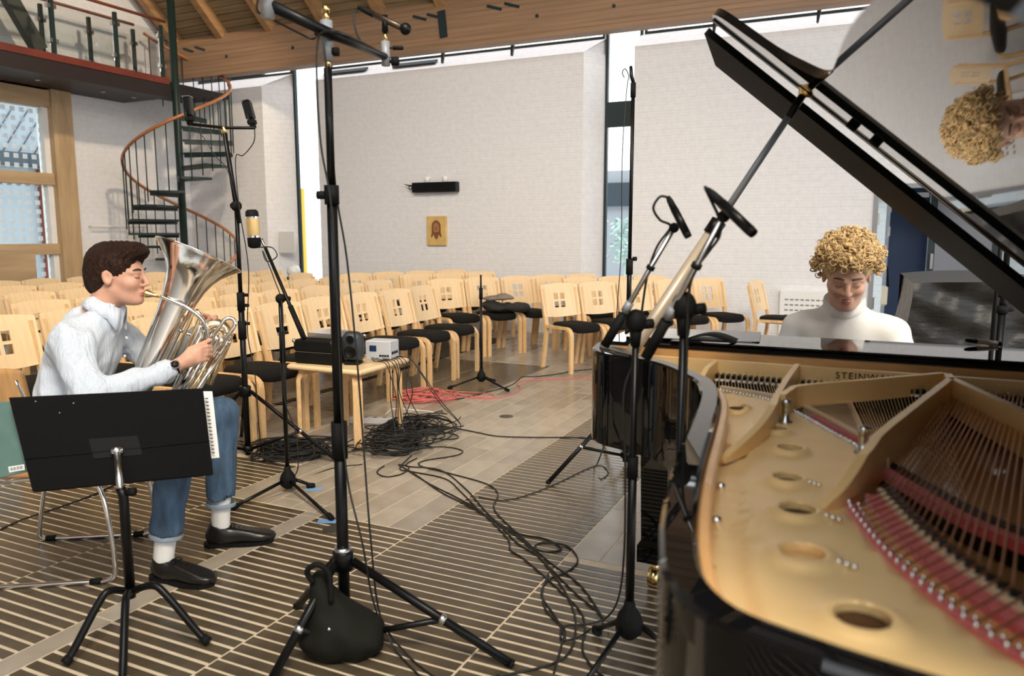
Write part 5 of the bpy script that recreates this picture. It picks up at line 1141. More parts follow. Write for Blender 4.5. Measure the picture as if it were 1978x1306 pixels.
S = SDF((-0.25, -0.30, 0.10), (0.62, 0.30, 0.72), 0.009); S.ell((0.0, 0, 0.56), (0.15, 0.18, 0.10), 0.05)
for s_ in (-1, 1): S.cap((0, s_ * 0.09, 0.55), (0.40, s_ * 0.13, 0.54), 0.088, 0.07, 0.05); S.cap((0.40, s_ * 0.13, 0.54), (0.36, s_ * 0.13, 0.16), 0.07, 0.055, 0.03)
to_ = link('trousers', S.mesh('trousers', M['trouser']), pp); relax(to_, 2)
for s_ in (-1, 1): MB().tube([(0.36, s_ * 0.13, 0.2), (0.35, s_ * 0.13, 0.06)], 0.042, 14).build('sock', M['sock'], pp); shoe(pp, (0.30, s_ * 0.13, 0), (0.575, s_ * 0.14, 0))
bn = thing('piano_bench', 'black padded piano bench under the pianist', 'bench', (-0.10, 3.45, 0))
MB().cbox(-0.33, 0.33, -0.17, 0.17, 0.40, 0.455, 0.015).build('seat', M['seat'], bn); MB().box(-0.31, 0.31, -0.15, 0.15, 0.34, 0.40).build('apron', M['pblack'], bn)
for x in (-0.28, 0.28):
    for y in (-0.12, 0.12): MB().box(x - 0.025, x + 0.025, y - 0.025, y + 0.025, 0, 0.34).build('leg', M['pblack'], bn)

# ----- tuba -----
M['silver'] = mat('silver plate', (0.86, 0.82, 0.76), 0.13, 1.0, var=0.10, scale=6, bump=0.03)
M['silver_gold'] = mat('gilded silver', (0.85, 0.68, 0.42), 0.16, 1.0)
tb = thing('tuba', 'silver tuba with wide bell resting on the lap of the seated man', 'tuba', tp_.location, tp_.rotation_euler.z)
B0_, B1_ = Vector((0.330, 0.010, 0.80)), Vector((0.530, 0.125, 1.275)); ax = (B1_ - B0_); LB = ax.length; ax.normalize()
prof = [(0.046, -0.10), (0.050, 0.0), (0.056, 0.12), (0.062, 0.24), (0.070, 0.32), (0.082, 0.38), (0.098, 0.425), (0.118, 0.458), (0.142, 0.486), (0.163, 0.506), (0.177, 0.518), (0.179, 0.5205), (0.176, 0.523), (0.160, 0.508), (0.138, 0.488), (0.113, 0.459), (0.093, 0.425), (0.066, 0.33), (0.055, 0.2)]
MB().lathe(prof, B0_, ax, 56, caps=False).build('bell', M['silver'], tb)
MB().tube([B0_ + ax * 0.521 + (ax.orthogonal().normalized() * math.cos(a) + ax.cross(ax.orthogonal().normalized()) * math.sin(a)) * 0.178 for a in np.linspace(0, 2 * PI, 57)[:-1]], 0.0032, 6, closed=True).build('bell_rim', M['silver'], tb)
fwd = Vector((0.9, 0, -0.42)).normalized(); lowp = B0_ - ax * 0.10
bow = [lowp] + [lowp + fwd * (0.075 * (1 - math.cos(t))) - ax * (0.075 * math.sin(t)) for t in np.linspace(0.3, PI, 8)]
MB().tube(bow, [0.046, 0.046, 0.045, 0.044, 0.042, 0.040, 0.038, 0.037, 0.036], 20).build('bottom_bow', M['silver'], tb)
up0 = bow[-1]; MB().tube([up0, up0 + ax * 0.18, up0 + ax * 0.34], [0.036, 0.032, 0.027], 18).build('outer_branch', M['silver'], tb)
tc_ = up0 + ax * 0.34; MB().tube([tc_] + [tc_ + fwd * (0.045 * (1 - math.cos(t))) + ax * (0.045 * math.sin(t)) for t in np.linspace(0.3, PI, 7)] + [tc_ + fwd * 0.09 - ax * 0.20], [0.027, 0.027, 0.026, 0.025, 0.024, 0.023, 0.022, 0.021, 0.018], 14).build('top_bow', M['silver_gold'], tb)
side = ax.cross(fwd).normalized()
if side.y > 0: side = -side
vbase = Vector((0.545, -0.010, 0.80)); va = (ax * 0.9 + fwd * 0.15).normalized(); vd = (fwd * 0.55 + side * 0.5).normalized()
for i in range(3):
    c = vbase + vd * (0.036 * i - 0.03)
    v_ = MB().lathe([(0.012, 0.0), (0.0165, 0.004), (0.0165, 0.02), (0.0150, 0.024), (0.0150, 0.130), (0.0168, 0.134), (0.0168, 0.152), (0.011, 0.158)], c, va, 18).build('valve', M['silver'], tb)
    MB().cyl(c + va * 0.158, c + va * 0.182, 0.0035, 8).build('valve_stem', M['silver'], v_); MB().lathe([(0.0, 0), (0.0095, 0), (0.0095, 0.004), (0.0, 0.005)], c + va * 0.182, va, 14, caps=False).build('finger_button', M['silver_gold'], v_)
def loop(c, u, v, a_, b_, r_, nm='valve_slide'):
    pts = [c - u * a_ * 0 + v * b_]; pts = [c + u * 0 + v * b_, c + u * a_ + v * b_] + [c + u * (a_ + b_ * math.sin(t)) + v * (b_ * math.cos(t)) for t in np.linspace(0.3, PI - 0.3, 6)] + [c + u * a_ - v * b_, c - v * b_]
    return MB().tube(pts, r_, 10).build(nm, M['silver_gold'] if rh.random() < 0.5 else M['silver'], tb)
for i in range(4): loop(vbase + vd * (0.034 * i - 0.05) + va * (0.03 + 0.02 * i), -va, side, 0.10 + 0.03 * i, 0.020, 0.0075)
loop(vbase + side * 0.05 + va * 0.10, va, fwd, 0.12, 0.024, 0.008); loop(B0_ + fwd * 0.13 + side * 0.035 + ax * 0.04, ax, side, 0.20, 0.018, 0.0085); loop(B0_ + fwd * 0.10 + side * 0.055 + ax * 0.02, ax, fwd, 0.26, 0.016, 0.008)
for i, t in enumerate((0.06, 0.2)): MB().tube([B0_ + ax * t + fwd * 0.05, B0_ + ax * t + fwd * 0.14], 0.006, 8).build('brace', M['silver'], tb)
mp = HTs @ Vector((0.103, -0.002, -0.069))
ld = smooth_path([mp + Vector((0.055, -0.006, -0.012)), mp + Vector((0.12, -0.03, -0.036)), mp + Vector((0.19, -0.052, -0.068)), mp + Vector((0.235, -0.055, -0.115)), mp + Vector((0.245, -0.045, -0.18)), mp + Vector((0.235, -0.03, -0.26))], 6)
MB().tube(ld, [0.0065 + 0.0035 * i / (len(ld) - 1) for i in range(len(ld))], 12).build('lead_pipe', M['silver'], tb)
mdv = (Vector((0.055, -0.006, -0.012))).normalized(); MB().lathe([(0.016, 0.0), (0.0175, 0.003), (0.0165, 0.008), (0.0125, 0.022), (0.0085, 0.032), (0.0065, 0.060)], mp, mdv, 20).build('mouthpiece', M['brass'], tb)
# tuba player's chair: steel sled base with bent beech seat and back
tcg = thing('sled_chair', 'chrome sled base chair with curved beech back under the tuba player', 'chair', (-2.95, 1.98, 0), math.atan2(FX.y, FX.x))
for s_ in (-1, 1):
    pts = [(-0.24, s_ * 0.20, 0.78), (-0.20, s_ * 0.20, 0.45)]
    MB().tube(smooth_path([(-0.13, s_ * 0.22, 0.425), (0.13, s_ * 0.22, 0.43), (0.19, s_ * 0.225, 0.41), (0.225, s_ * 0.235, 0.30), (0.245, s_ * 0.24, 0.07), (0.215, s_ * 0.24, 0.016), (0.10, s_ * 0.24, 0.012), (-0.20, s_ * 0.24, 0.012), (-0.245, s_ * 0.24, 0.02), (-0.235, s_ * 0.235, 0.10), (-0.19, s_ * 0.225, 0.38), (-0.225, s_ * 0.20, 0.60), (-0.265, s_ * 0.185, 0.74)], 4), 0.0095, 10).build('sled_leg', M['chrome'], tcg)
    for x in (0.17, -0.2): MB().cyl((x - 0.02, s_ * 0.24, 0.013), (x + 0.02, s_ * 0.24, 0.013), 0.013, 10).build('glide', M['rubber'], tcg)
se = MB(); n = 14; V = [(-0.2 + 0.43 * i / n, -0.215 + 0.43 * j / n, 0.445 + 0.02 * ((i / n - 0.3) ** 2) * 4 - (0.06 * max(0, i / n - 0.85) if i else 0)) for i in range(n + 1) for j in range(n + 1)]
se.add(V, [(i * (n + 1) + j, (i + 1) * (n + 1) + j, (i + 1) * (n + 1) + j + 1, i * (n + 1) + j + 1) for i in range(n) for j in range(n)], True); o = se.build('seat', M['beech_red'], tcg); md = o.modifiers.new('solid', 'SOLIDIFY'); md.thickness = 0.012
bk_ = MB(); V = []
for i in range(n + 1):
    for j in range(9):
        y = -0.225 + 0.45 * i / n; zz = 0.60 + 0.20 * j / 8; edge = 1 - 0.35 * (abs(y) / 0.225) ** 4; V.append((-0.29 + 0.055 * (abs(y) / 0.225) ** 2 - 0.10 * (zz - 0.7), y, 0.705 + (zz - 0.70) * edge))
bk_.add(V, [(i * 9 + j, (i + 1) * 9 + j, (i + 1) * 9 + j + 1, i * 9 + j + 1) for i in range(n) for j in range(8)], True); o = bk_.build('backrest', mat('golden beech veneer', (0.68, 0.38, 0.15), 0.35, var=0.15, scale=5, stretch=(1, 8, 1), coat=0.2), tcg); md = o.modifiers.new('solid', 'SOLIDIFY'); md.thickness = 0.011
# ---------------- stands, microphones, tables, cables ----------------
def up(p, q):   # vertical point above p at the height seen in pixel row q (same distance from the camera)
    Z = p.x * HD[0] + p.y * HD[1]; return on_d(CX, q, Z).z
def pole(mb, p, z0, z1, r): return mb.cyl((p.x, p.y, z0), (p.x, p.y, z1), r, 14)
def knob(parent, c, d, r=0.014, l=0.03): 
    c = Vector(c); d = Vector(d).normalized(); MB().lathe([(r * 0.4, 0), (r * 0.4, l * 0.4), (r, l * 0.45), (r, l), (r * 0.5, l * 1.05)], c, d, 10).build('knob', M['rubber'], parent)
def tripod_k(t, p, feet, hub_z, r=0.009):      # low mic stand base with three round legs
    hub = Vector((p.x, p.y, hub_z)); MB().lathe([(0.020, -0.02), (0.040, 0.0), (0.042, 0.03), (0.034, 0.055), (0.020, 0.075), (0.014, 0.10)], (p.x, p.y, hub_z - 0.03), seg=14).build('base_hub', M['rubber'], t)
    for f in feet:
        d = (f - Vector((p.x, p.y, 0))).normalized(); a = hub + d * 0.03 - Vector((0, 0, 0.005)); e = Vector((f.x, f.y, 0.014))
        lg = MB().tube([a, e], r, 10).build('leg', M['black'], t); MB().tube([e - d * 0.03 + Vector((0, 0, 0.006)), e, e + d * 0.012], [0.014, 0.015, 0.012], 10).build('rubber_foot', M['rubber'], lg)
def tripod_h(t, p, feet, hub_z, col_z, r=0.013, nm='leg'):   # tall lighting stand: folding legs with braces
    MB().lathe([(0.034, -0.03), (0.034, 0.03), (0.028, 0.035)], (p.x, p.y, hub_z), seg=14).build('leg_collar', M['black'], t)
    MB().lathe([(0.030, -0.018), (0.030, 0.018)], (p.x, p.y, col_z), seg=14).build('brace_collar', M['black'], t)
    for f in feet:
        d = (f - Vector((p.x, p.y, 0))).normalized(); a = Vector((p.x, p.y, hub_z)) + d * 0.035; e = Vector((f.x, f.y, 0.012)); m_ = a.lerp(e, 0.58)
        lg = MB().tube([a, e], r, 10).build('leg', M['black'], t); MB().tube([e, e + (e - a).normalized() * 0.012], r * 1.15, 8).build('foot_cap', M['rubber'], lg)
        MB().tube([m_, Vector((p.x, p.y, col_z)) + d * 0.03], r * 0.75, 8).build('brace', M['black'], t); MB().ball(m_, r * 1.25, 8, 6).build('rivet', M['steel'], t)
def mic_cable(name, pts, label, r=0.0035, m=None, n=6):
    o = MB().tube(smooth_path(pts, n), r, 6).build(name, m or M['cable']); return tag(o, label, 'cable')
def pencil(parent, tail, head_, r, name='pencil_microphone', label='', body=None):
    tail, head_ = Vector(tail), Vector(head_); d = head_ - tail
    t = thing(name, label, 'microphone', tail.lerp(head_, 0.5)); c = t.location; L = d.length; d.normalize()
    MB().tube([tail - c + d * L * 0.32, head_ - c - d * 0.012], r, 14).build('mic_body', body or M['black'], t); MB().tube([head_ - c - d * 0.012, head_ - c], [r * 1.02, r * 0.9], 14).build('grille', M['rubber'], t)
    MB().tube([tail - c, tail - c + d * L * 0.10, tail - c + d * L * 0.33], [r * 0.55, r * 0.8, r * 0.95], 12).build('connector', M['rubber'], t); return t
# --- big centre stand ---
p = on_z(668, 1243); Z1 = p.x * HD[0] + p.y * HD[1]
t = thing('microphone_stand', 'tall thick black lighting stand in the centre foreground with sandbag', 'stand', (0, 0, 0))
hubz = up(p, 1082); tripod_h(t, p, [on_z(985, 1288), on_z(524, 1322), on_z(576, 1176)], hubz, up(p, 1236) + 0.02, 0.0145)
pole(MB(), p, 0.045, up(p, 820), 0.0195).build('pole', M['black'], t); pole(MB(), p, up(p, 885), up(p, 815), 0.026).build('clutch', M['rubber'], t); pole(MB(), p, up(p, 820), up(p, 365), 0.0165).build('pole', M['black'], t); pole(MB(), p, up(p, 395), up(p, 358), 0.023).build('clutch', M['rubber'], t); pole(MB(), p, up(p, 360), up(p, 132), 0.0125).build('pole', M['black'], t)
knob(t, (p.x, p.y, up(p, 377)), (-RT[0], -RT[1], 0), 0.013, 0.045); pole(MB(), p, up(p, 132), up(p, 112), 0.010).build('spigot', M['brass'], t)
pole(MB(), p, up(p, 1070), up(p, 1056), 0.028).build('leg_ring', M['steel'], t)
tz = up(p, 30); gz0, gz1 = up(p, 118), up(p, 40)
t2 = thing('stereo_boom', 'black stereo boom bar clamped across the top of the tall centre stand', 'boom', (0, 0, 0))
pole(MB(), p, gz0, gz1, 0.0185).build('clamp', M['greyplastic'], t2); pole(MB(), p, gz1, up(p, 24), 0.009).build('spigot', M['brass'], t2); pole(MB(), p, up(p, 24), up(p, 12), 0.012).build('spigot_tip', M['brass'], t2)
bl_, br_ = on_d(516, 8, 2.28), on_d(745, 110, 2.80)
MB().tube([bl_, on_d(640, 66, Z1 - 0.03), br_], [0.017, 0.016, 0.0125], 14).build('bar', M['black'], t2)
MB().tube([bl_ + Vector((0, 0, -0.04)), bl_ + Vector((0, 0, 0.10))], 0.019, 14).build('end_clamp', M['greyplastic'], t2); knob(t2, bl_ + Vector((0.0, 0, 0.03)), -Vector((HD[0], HD[1], 0)), 0.015, 0.04)
MB().tube([br_ + Vector((0, 0, -0.03)), br_ + Vector((0, 0, 0.052))], 0.0155, 14).build('end_clamp', M['greyplastic'], t2); knob(t2, br_ + Vector((0, 0, -0.015)), (RT[0], RT[1], 0), 0.016, 0.045); knob(t2, br_ + Vector((0, 0, 0.03)), (RT[0], RT[1], 0), 0.007, 0.06)
for q in (60, 100): knob(t2, (p.x, p.y, up(p, q)), (-RT[0] if q == 60 else RT[0], -RT[1] if q == 60 else RT[1], 0), 0.013, 0.035)
MB().tube([br_ + Vector((0, 0, 0.052)), br_ + Vector((0, 0, 0.082))], 0.007, 10).build('spigot', M['brass'], t2); MB().tube([br_ + Vector((0, 0, 0.082)), br_ + Vector((0, 0, 0.14))], [0.012, 0.010], 10).build('mic_clip', M['black'], t2)
mc = pencil(None, on_d(692, 14, 2.82), on_d(790, 60, 2.78), 0.0115, 'condenser_microphone', 'bronze condenser microphone with ball head on the right of the boom bar', mat('bronze microphone body', (0.12, 0.09, 0.065), 0.35, 0.8))
hd = on_d(783, 56, 2.78) - mc.location; MB().ball(hd, 0.021, 16, 10).build('ball_head', M['black'], mc)
mic_cable('boom_cable', [on_d(694, 12, 2.82), on_d(684, 30, 2.82), on_d(688, 62, 2.80), on_d(702, 86, 2.76), on_d(720, 96, 2.76), on_d(700, 82, 2.7), on_d(655, 62, Z1 - 0.06), on_d(625, 62, Z1 - 0.06), on_d(614, 80, Z1 - 0.05), on_d(612, 150, Z1 - 0.05), on_d(620, 280, Z1 - 0.05), on_d(640, 400, Z1 - 0.05), on_d(652, 600, Z1 - 0.06), on_d(660, 800, Z1 - 0.06), on_d(672, 930, Z1 - 0.08), on_d(700, 1050, Z1 - 0.12), on_z(722, 1165, 0.16), on_z(760, 1250, 0.02), on_z(815, 1310, 0.008)], 'black cable running down the tall centre stand from the boom')
mic_cable('boom_cable', [on_d(500, -10, 2.3), on_d(497, 20, 2.3), on_d(520, 34, 2.32), on_d(600, 75, 2.45), on_d(625, 85, Z1 - 0.06), on_d(648, 360, Z1 + 0.05), on_d(670, 500, Z1 + 0.05), on_d(690, 700, Z1 + 0.03), on_d(705, 900, Z1), on_d(716, 1040, Z1 - 0.03), on_z(735, 1190, 0.09), on_z(790, 1268, 0.012), on_z(845, 1312, 0.008)], 'black cable hanging right of the tall centre stand')
# sandbag
S = SDF((-0.16, -0.16, -0.02), (0.16, 0.16, 0.36), 0.008); S.ell((0.02, 0.0, 0.06), (0.135, 0.10, 0.085), 0.03); S.cap((0.0, 0, 0.10), (-0.045, 0, 0.25), 0.085, 0.035, 0.05); S.plane((0, 0, 0.002), (0, 0, -1), 0.008); S.warp(limb_wr(40, 0.010, 31))
sb = on_z(650, 1262); o = link('sandbag', S.mesh('sandbag', mat('black nylon sandbag', (0.010, 0.010, 0.007), 0.75, spec=0.15)), None); o.location = (sb.x + 0.0, sb.y, 0.0); o.rotation_euler = (0, 0, YAW); relax(o, 2)
sbt = thing('weight_bag', 'black nylon sandbag lying on the legs of the centre stand', 'bag', o.location, YAW); o.parent = sbt; o.location = (0, 0, 0); o.rotation_euler = (0, 0, 0); o.name = 'bag_body'
MB().tube(smooth_path([(-0.06, -0.03, 0.26), (-0.075, -0.04, 0.30), (-0.04, -0.045, 0.325), (-0.005, -0.04, 0.29), (0.0, -0.05, 0.2)], 5), 0.009, 8).build('strap', M['rubber'], sbt); MB().ball((0.0, -0.085, 0.13), 0.007, 8, 6).build('clip', M['steel'], sbt)
# --- left rear tall stand with pair of side-address microphones ---
p = on_z(480, 887); Z2 = p.x * HD[0] + p.y * HD[1]
t = thing('microphone_stand', 'tall black stand behind the tuba player carrying a stereo bar', 'stand', (0, 0, 0))
a_ = Vector((p.x, p.y, 0)); f1 = on_z(650, 893); v = f1 - a_; fs = [a_ + Matrix.Rotation(R(q), 3, 'Z') @ v for q in (0, 120, 240)]
tripod_h(t, p, fs, up(p, 756), up(p, 872) + 0.02, 0.0115); pole(MB(), p, 0.03, up(p, 575), 0.0175).build('pole', M['black'], t); pole(MB(), p, up(p, 655), up(p, 620), 0.024).build('clutch', M['rubber'], t); pole(MB(), p, up(p, 600), up(p, 565), 0.022).build('clutch', M['rubber'], t); pole(MB(), p, up(p, 575), up(p, 400), 0.0125).build('pole', M['black'], t)
for q in (570, 590, 625): knob(t, (p.x, p.y, up(p, q)), (RT[0], RT[1], 0), 0.010, 0.045)
pv = Vector((p.x, p.y, up(p, 398))); tip = on_d(433, 252, Z2)
MB().tube([pv + (pv - tip).normalized() * 0.10, tip], [0.015, 0.013], 12).build('boom', M['black'], t); MB().ball(pv, 0.032, 12, 8).build('swivel', M['rubber'], t); knob(t, pv, -Vector((HD[0], HD[1], 0.0)), 0.02, 0.05)
MB().ball(tip, (0.018, 0.018, 0.026), 12, 8).build('bar_joint', M['brass'], t)
l_, r__ = on_d(366, 240, Z2 + 0.02), on_d(492, 247, Z2 - 0.05); MB().tube([l_, tip + Vector((0, 0, 0.015)), r__], 0.009, 10).build('stereo_bar', M['black'], t)
for nm, b_, top_, lb in (('left', (368, 242), (362, 190), 'black side address microphone on the left end of the stereo bar'), ('right', (490, 248), (474, 190), 'black side address microphone on the right end of the stereo bar')):
    b0 = on_d(*b_, Z2); b1 = on_d(*top_, Z2); ax = (b1 - b0).normalized(); m_ = thing('side_address_microphone', lb, 'microphone', b0); rotq = ax.to_track_quat('Z', 'Y').to_matrix().to_4x4()
    MB().tube([Vector((0, 0, 0)), ax * 0.045], [0.016, 0.020], 10).build('swivel', M['rubber'], m_)
    MB().cbox(-0.030, 0.030, -0.022, 0.022, 0.050, 0.155, 0.007, rotq).build('grille', M['black'], m_); MB().cbox(-0.027, 0.027, -0.021, 0.021, 0.020, 0.050, 0.006, rotq).build('mic_body', M['rubber'], m_); MB().cbox(-0.031, 0.031, -0.023, 0.023, 0.155, 0.160, 0.002, rotq).build('grille_cap', M['steel'], m_)
    MB().tube([rotq @ Vector((0.03, 0, 0.0)), rotq @ Vector((0.05, 0, 0.03)), rotq @ Vector((0.045, 0, 0.075))], 0.006, 8).build('shock_mount', M['black'], m_)
mic_cable('microphone_cable', [on_d(492, 250, Z2 - 0.05), on_d(490, 275, Z2 - 0.05), on_d(470, 300, Z2), on_d(455, 306, Z2 + 0.02), on_d(462, 400, Z2 - 0.03), on_d(480, 520, Z2 - 0.03), on_d(478, 640, Z2 - 0.04), on_d(492, 720, Z2 - 0.05), on_d(500, 820, Z2 - 0.05), on_z(505, 880, 0.006)], 'thin black cable looping from the right side address microphone', 0.003)
mic_cable('microphone_cable', [on_d(372, 245, Z2), on_d(395, 268, Z2), on_d(415, 300, Z2), on_d(440, 330, Z2 - 0.02), on_d(458, 400, Z2 - 0.03)], 'thin pale cable from the left side address microphone', 0.0025)
# --- ribbon mic stand ---
p = on_z(557, 950); Z3 = p.x * HD[0] + p.y * HD[1]
t = thing('microphone_stand', 'black boom stand with gold ribbon microphone right of the tuba', 'stand', (0, 0, 0))
tripod_k(t, p, [on_z(640, 1006), on_z(604, 943), on_z(450, 986)], up(p, 925)); pole(MB(), p, 0.06, up(p, 585), 0.0115).build('pole', M['black'], t); pole(MB(), p, up(p, 700), up(p, 640), 0.015).build('clutch', M['rubber'], t)
pv = Vector((p.x, p.y, up(p, 577))); MB().ball(pv, 0.026, 12, 8).build('swivel', M['rubber'], t); knob(t, pv, (RT[0], RT[1], 0), 0.012, 0.05)
e0, e1 = on_d(588, 655, Z3 - 0.12), on_d(513, 480, Z3 + 0.14); MB().tube([e0, e0.lerp(e1, 0.3), e1], [0.012, 0.0095, 0.009], 10).build('boom', M['black'], t); MB().tube([e0, e0.lerp(e1, 0.35)], 0.014, 10).build('boom_sleeve', M['rubber'], t)
MB().tube([e1, on_d(505, 462, Z3 + 0.15)], 0.008, 8).build('mic_clip', M['steel'], t)
m_ = thing('ribbon_microphone', 'large ribbon microphone with gold grille between black caps', 'microphone', on_d(492, 480, Z3 + 0.15)); ax = (on_d(486, 405, Z3 + 0.15) - m_.location); L = ax.length; ax.normalize()
goldg = mat('gold wire grille', (0.78, 0.55, 0.24), 0.4, 0.7, bump=0.3, scale=220, stretch=(1, 1, 0.2))
MB().lathe([(0.0, 0.0), (0.020, 0.002), (0.033, 0.012), (0.034, L * 0.28)], (0, 0, 0), ax, 22, caps=False).build('lower_cap', M['rubber'], m_); MB().lathe([(0.0345, L * 0.28), (0.0345, L * 0.33)], (0, 0, 0), ax, 22, caps=False).build('band', M['chrome'], m_); MB().lathe([(0.033, L * 0.33), (0.034, L * 0.36), (0.034, L * 0.78)], (0, 0, 0), ax, 22, caps=False).build('grille', goldg, m_); MB().lathe([(0.0345, L * 0.78), (0.0345, L * 0.82)], (0, 0, 0), ax, 22, caps=False).build('band', M['chrome'], m_); MB().lathe([(0.034, L * 0.82), (0.032, L * 0.95), (0.022, L), (0, L * 1.005)], (0, 0, 0), ax, 22, caps=False).build('upper_cap', M['rubber'], m_)
mic_cable('microphone_cable', [on_d(500, 478, Z3 + 0.13), on_d(525, 478, Z3 + 0.12), on_d(535, 495, Z3 + 0.1), on_d(515, 505, Z3 + 0.1), on_d(508, 485, Z3 + 0.13), on_d(530, 540, Z3 + 0.05), on_d(546, 600, Z3 - 0.03), on_d(548, 760, Z3 - 0.04), on_d(570, 830, Z3 - 0.04), on_d(576, 900, Z3 - 0.05), on_z(570, 930, 0.01), on_z(640, 905, 0.006), on_z(700, 897, 0.006)], 'black cable of the ribbon microphone winding down its stand', 0.003)
# --- low far stand ---
p = on_z(930, 744); t = thing('microphone_stand', 'slim black straight stand alone before the far chairs', 'stand', (0, 0, 0)); tripod_k(t, p, [on_z(868, 752), on_z(981, 757), on_z(954, 738)], up(p, 733) + 0.03, 0.009)
pole(MB(), p, 0.05, up(p, 575), 0.012).build('pole', M['black'], t); pole(MB(), p, up(p, 578), up(p, 556), 0.016).build('clutch', M['rubber'], t); pole(MB(), p, up(p, 560), up(p, 531), 0.0085).build('rod', M['black'], t)
# --- tall stand behind the piano ---
p = on_z(1208, 898); Z5 = p.x * HD[0] + p.y * HD[1]; t = thing('microphone_stand', 'very tall thin black stand before the right slit window', 'stand', (0, 0, 0)); a_ = Vector((p.x, p.y, 0)); v = on_z(1060, 935) - a_
tripod_h(t, p, [a_ + Matrix.Rotation(R(q), 3, 'Z') @ v for q in (0, 120, 240)], up(p, 775), up(p, 884) + 0.02, 0.012); pole(MB(), p, 0.02, up(p, 620), 0.017).build('pole', M['black'], t); pole(MB(), p, up(p, 620), up(p, 500), 0.014).build('pole', M['black'], t); pole(MB(), p, up(p, 530), up(p, 500), 0.020).build('clutch', M['rubber'], t); pole(MB(), p, up(p, 500), up(p, 180), 0.0105).build('pole', M['black'], t); pole(MB(), p, up(p, 188), up(p, 160), 0.015).build('mic_clip', M['rubber'], t); knob(t, (p.x, p.y, up(p, 500)), (RT[0], RT[1], 0), 0.012, 0.04)
mm = thing('pencil_microphone', 'small black microphone on top of the very tall stand', 'microphone', (p.x, p.y, up(p, 160))); MB().tube([(0, 0, 0), (-0.012, 0, 0.04), (-0.016, 0, 0.09)], [0.010, 0.011, 0.009], 10).build('mic_body', M['black'], mm)
mic_cable('microphone_cable', [on_d(1206, 150, Z5), on_d(1202, 140, Z5), on_d(1208, 133, Z5), on_d(1215, 150, Z5), on_d(1211, 170, Z5), on_d(1202, 300, Z5 - 0.03), on_d(1200, 480, Z5 - 0.04), on_d(1190, 640, Z5 - 0.05), on_d(1196, 760, Z5 - 0.04), on_z(1160, 880, 0.3), on_z(1148, 905, 0.006), on_z(1160, 925, 0.006), on_z(1175, 912, 0.006), on_z(1150, 900, 0.006), on_z(1062, 940, 0.006), on_z(1000, 962, 0.006), on_z(960, 966, 0.006), on_z(925, 960, 0.006)], 'thin black cable of the very tall stand looping onto the floor', 0.003)
# --- two boom stands at the piano ---
def boom_stand(px, Z, base_feet, zb, col_top, cw, end, sleeve, lb):
    p = on_d(px, 900, Z); p = Vector((p.x, p.y, 0)); t = thing('microphone_stand', lb, 'stand', (0, 0, 0)); tripod_k(t, p, [p + Vector((math.cos(R(q)), math.sin(R(q)), 0)) * 0.30 for q in base_feet], zb)
    zt = up(p, col_top); pole(MB(), p, zb, zt, 0.0095).build('pole', M['black'], t); pole(MB(), p, zb + 0.02, zb + (zt - zb) * 0.55, 0.0135).build('pole', M['black'], t); pole(MB(), p, zb + (zt - zb) * 0.5, zb + (zt - zb) * 0.57, 0.0165).build('clutch', M['rubber'], t)
    pv = Vector((p.x, p.y, zt)); MB().ball(pv + Vector((0, 0, 0.01)), (0.030, 0.030, 0.036), 12, 8).build('swivel', M['rubber'], t); MB().tube([pv - Vector((0, 0, 0.06)), pv], [0.014, 0.02], 10).build('neck', M['rubber'], t); knob(t, pv, (RT[0], RT[1], 0.1), 0.014, 0.05)
    a, b = on_d(*cw), on_d(*end); MB().tube([a, b], 0.0075, 10).build('boom', M['steel'] if sleeve else M['black'], t); MB().tube([a, a.lerp(b, 0.28)], 0.0135, 12).build('counterweight', M['rubber'], t); MB().tube([a.lerp(b, 0.30), a.lerp(b, 0.38)], 0.0125, 10).build('boom_clamp', M['greyplastic'], t); MB().tube([a.lerp(b, 0.66), a.lerp(b, 0.69)], 0.012, 10).build('cable_clip', M['rubber'], t); MB().ball(b, 0.014, 10, 8).build('mic_clip', M['rubber'], t); return t, p, b
t, p6, b6 = boom_stand(1222, 2.17, (128, 8, 248), 0.20, 628, (1168, 668, 2.17), (1302, 440, 2.09), True, 'black boom stand left of the piano curve with grey boom')
pencil(None, on_d(1290, 380, 2.07), on_d(1330, 458, 2.03), 0.0105, 'pencil_microphone', 'black pencil microphone on the left boom pointing into the piano')
mic_cable('microphone_cable', [on_d(1292, 382, 2.07), on_d(1275, 380, 2.07), on_d(1262, 402, 2.07), on_d(1275, 425, 2.08), on_d(1295, 438, 2.09), on_d(1270, 475, 2.11), on_d(1252, 525, 2.14), on_d(1240, 600, 2.17), on_d(1232, 680, 2.19), on_d(1205, 760, 2.19), on_d(1208, 900, 2.17), on_d(1206, 1060, 2.17), on_z(1196, 1150, 0.18), on_z(1175, 1190, 0.03), on_z(1140, 1205, 0.008), on_z(1090, 1210, 0.008), on_z(1085, 1235, 0.008), on_z(1115, 1232, 0.008), on_z(1140, 1215, 0.008)], 'black cable dropping from the left piano boom to the floor', 0.0035)
t, p7, b7 = boom_stand(1312, 1.80, (140, 200, 260), 0.10, 600, (1248, 690, 1.86), (1398, 418, 1.70), True, 'black boom stand in the curve of the piano with silver boom')
pencil(None, on_d(1366, 366, 1.72), on_d(1456, 452, 1.62), 0.0115, 'pencil_microphone', 'large black pencil microphone on the right boom above the piano')
mic_cable('microphone_cable', [on_d(1368, 367, 1.72), on_d(1362, 362, 1.72), on_d(1375, 390, 1.72), on_d(1388, 420, 1.71), on_d(1390, 455, 1.72), on_d(1370, 485, 1.74), on_d(1345, 520, 1.75), on_d(1330, 570, 1.77), on_d(1326, 700, 1.78), on_d(1318, 860, 1.78)], 'black cable along the silver boom of the right piano stand', 0.0035)
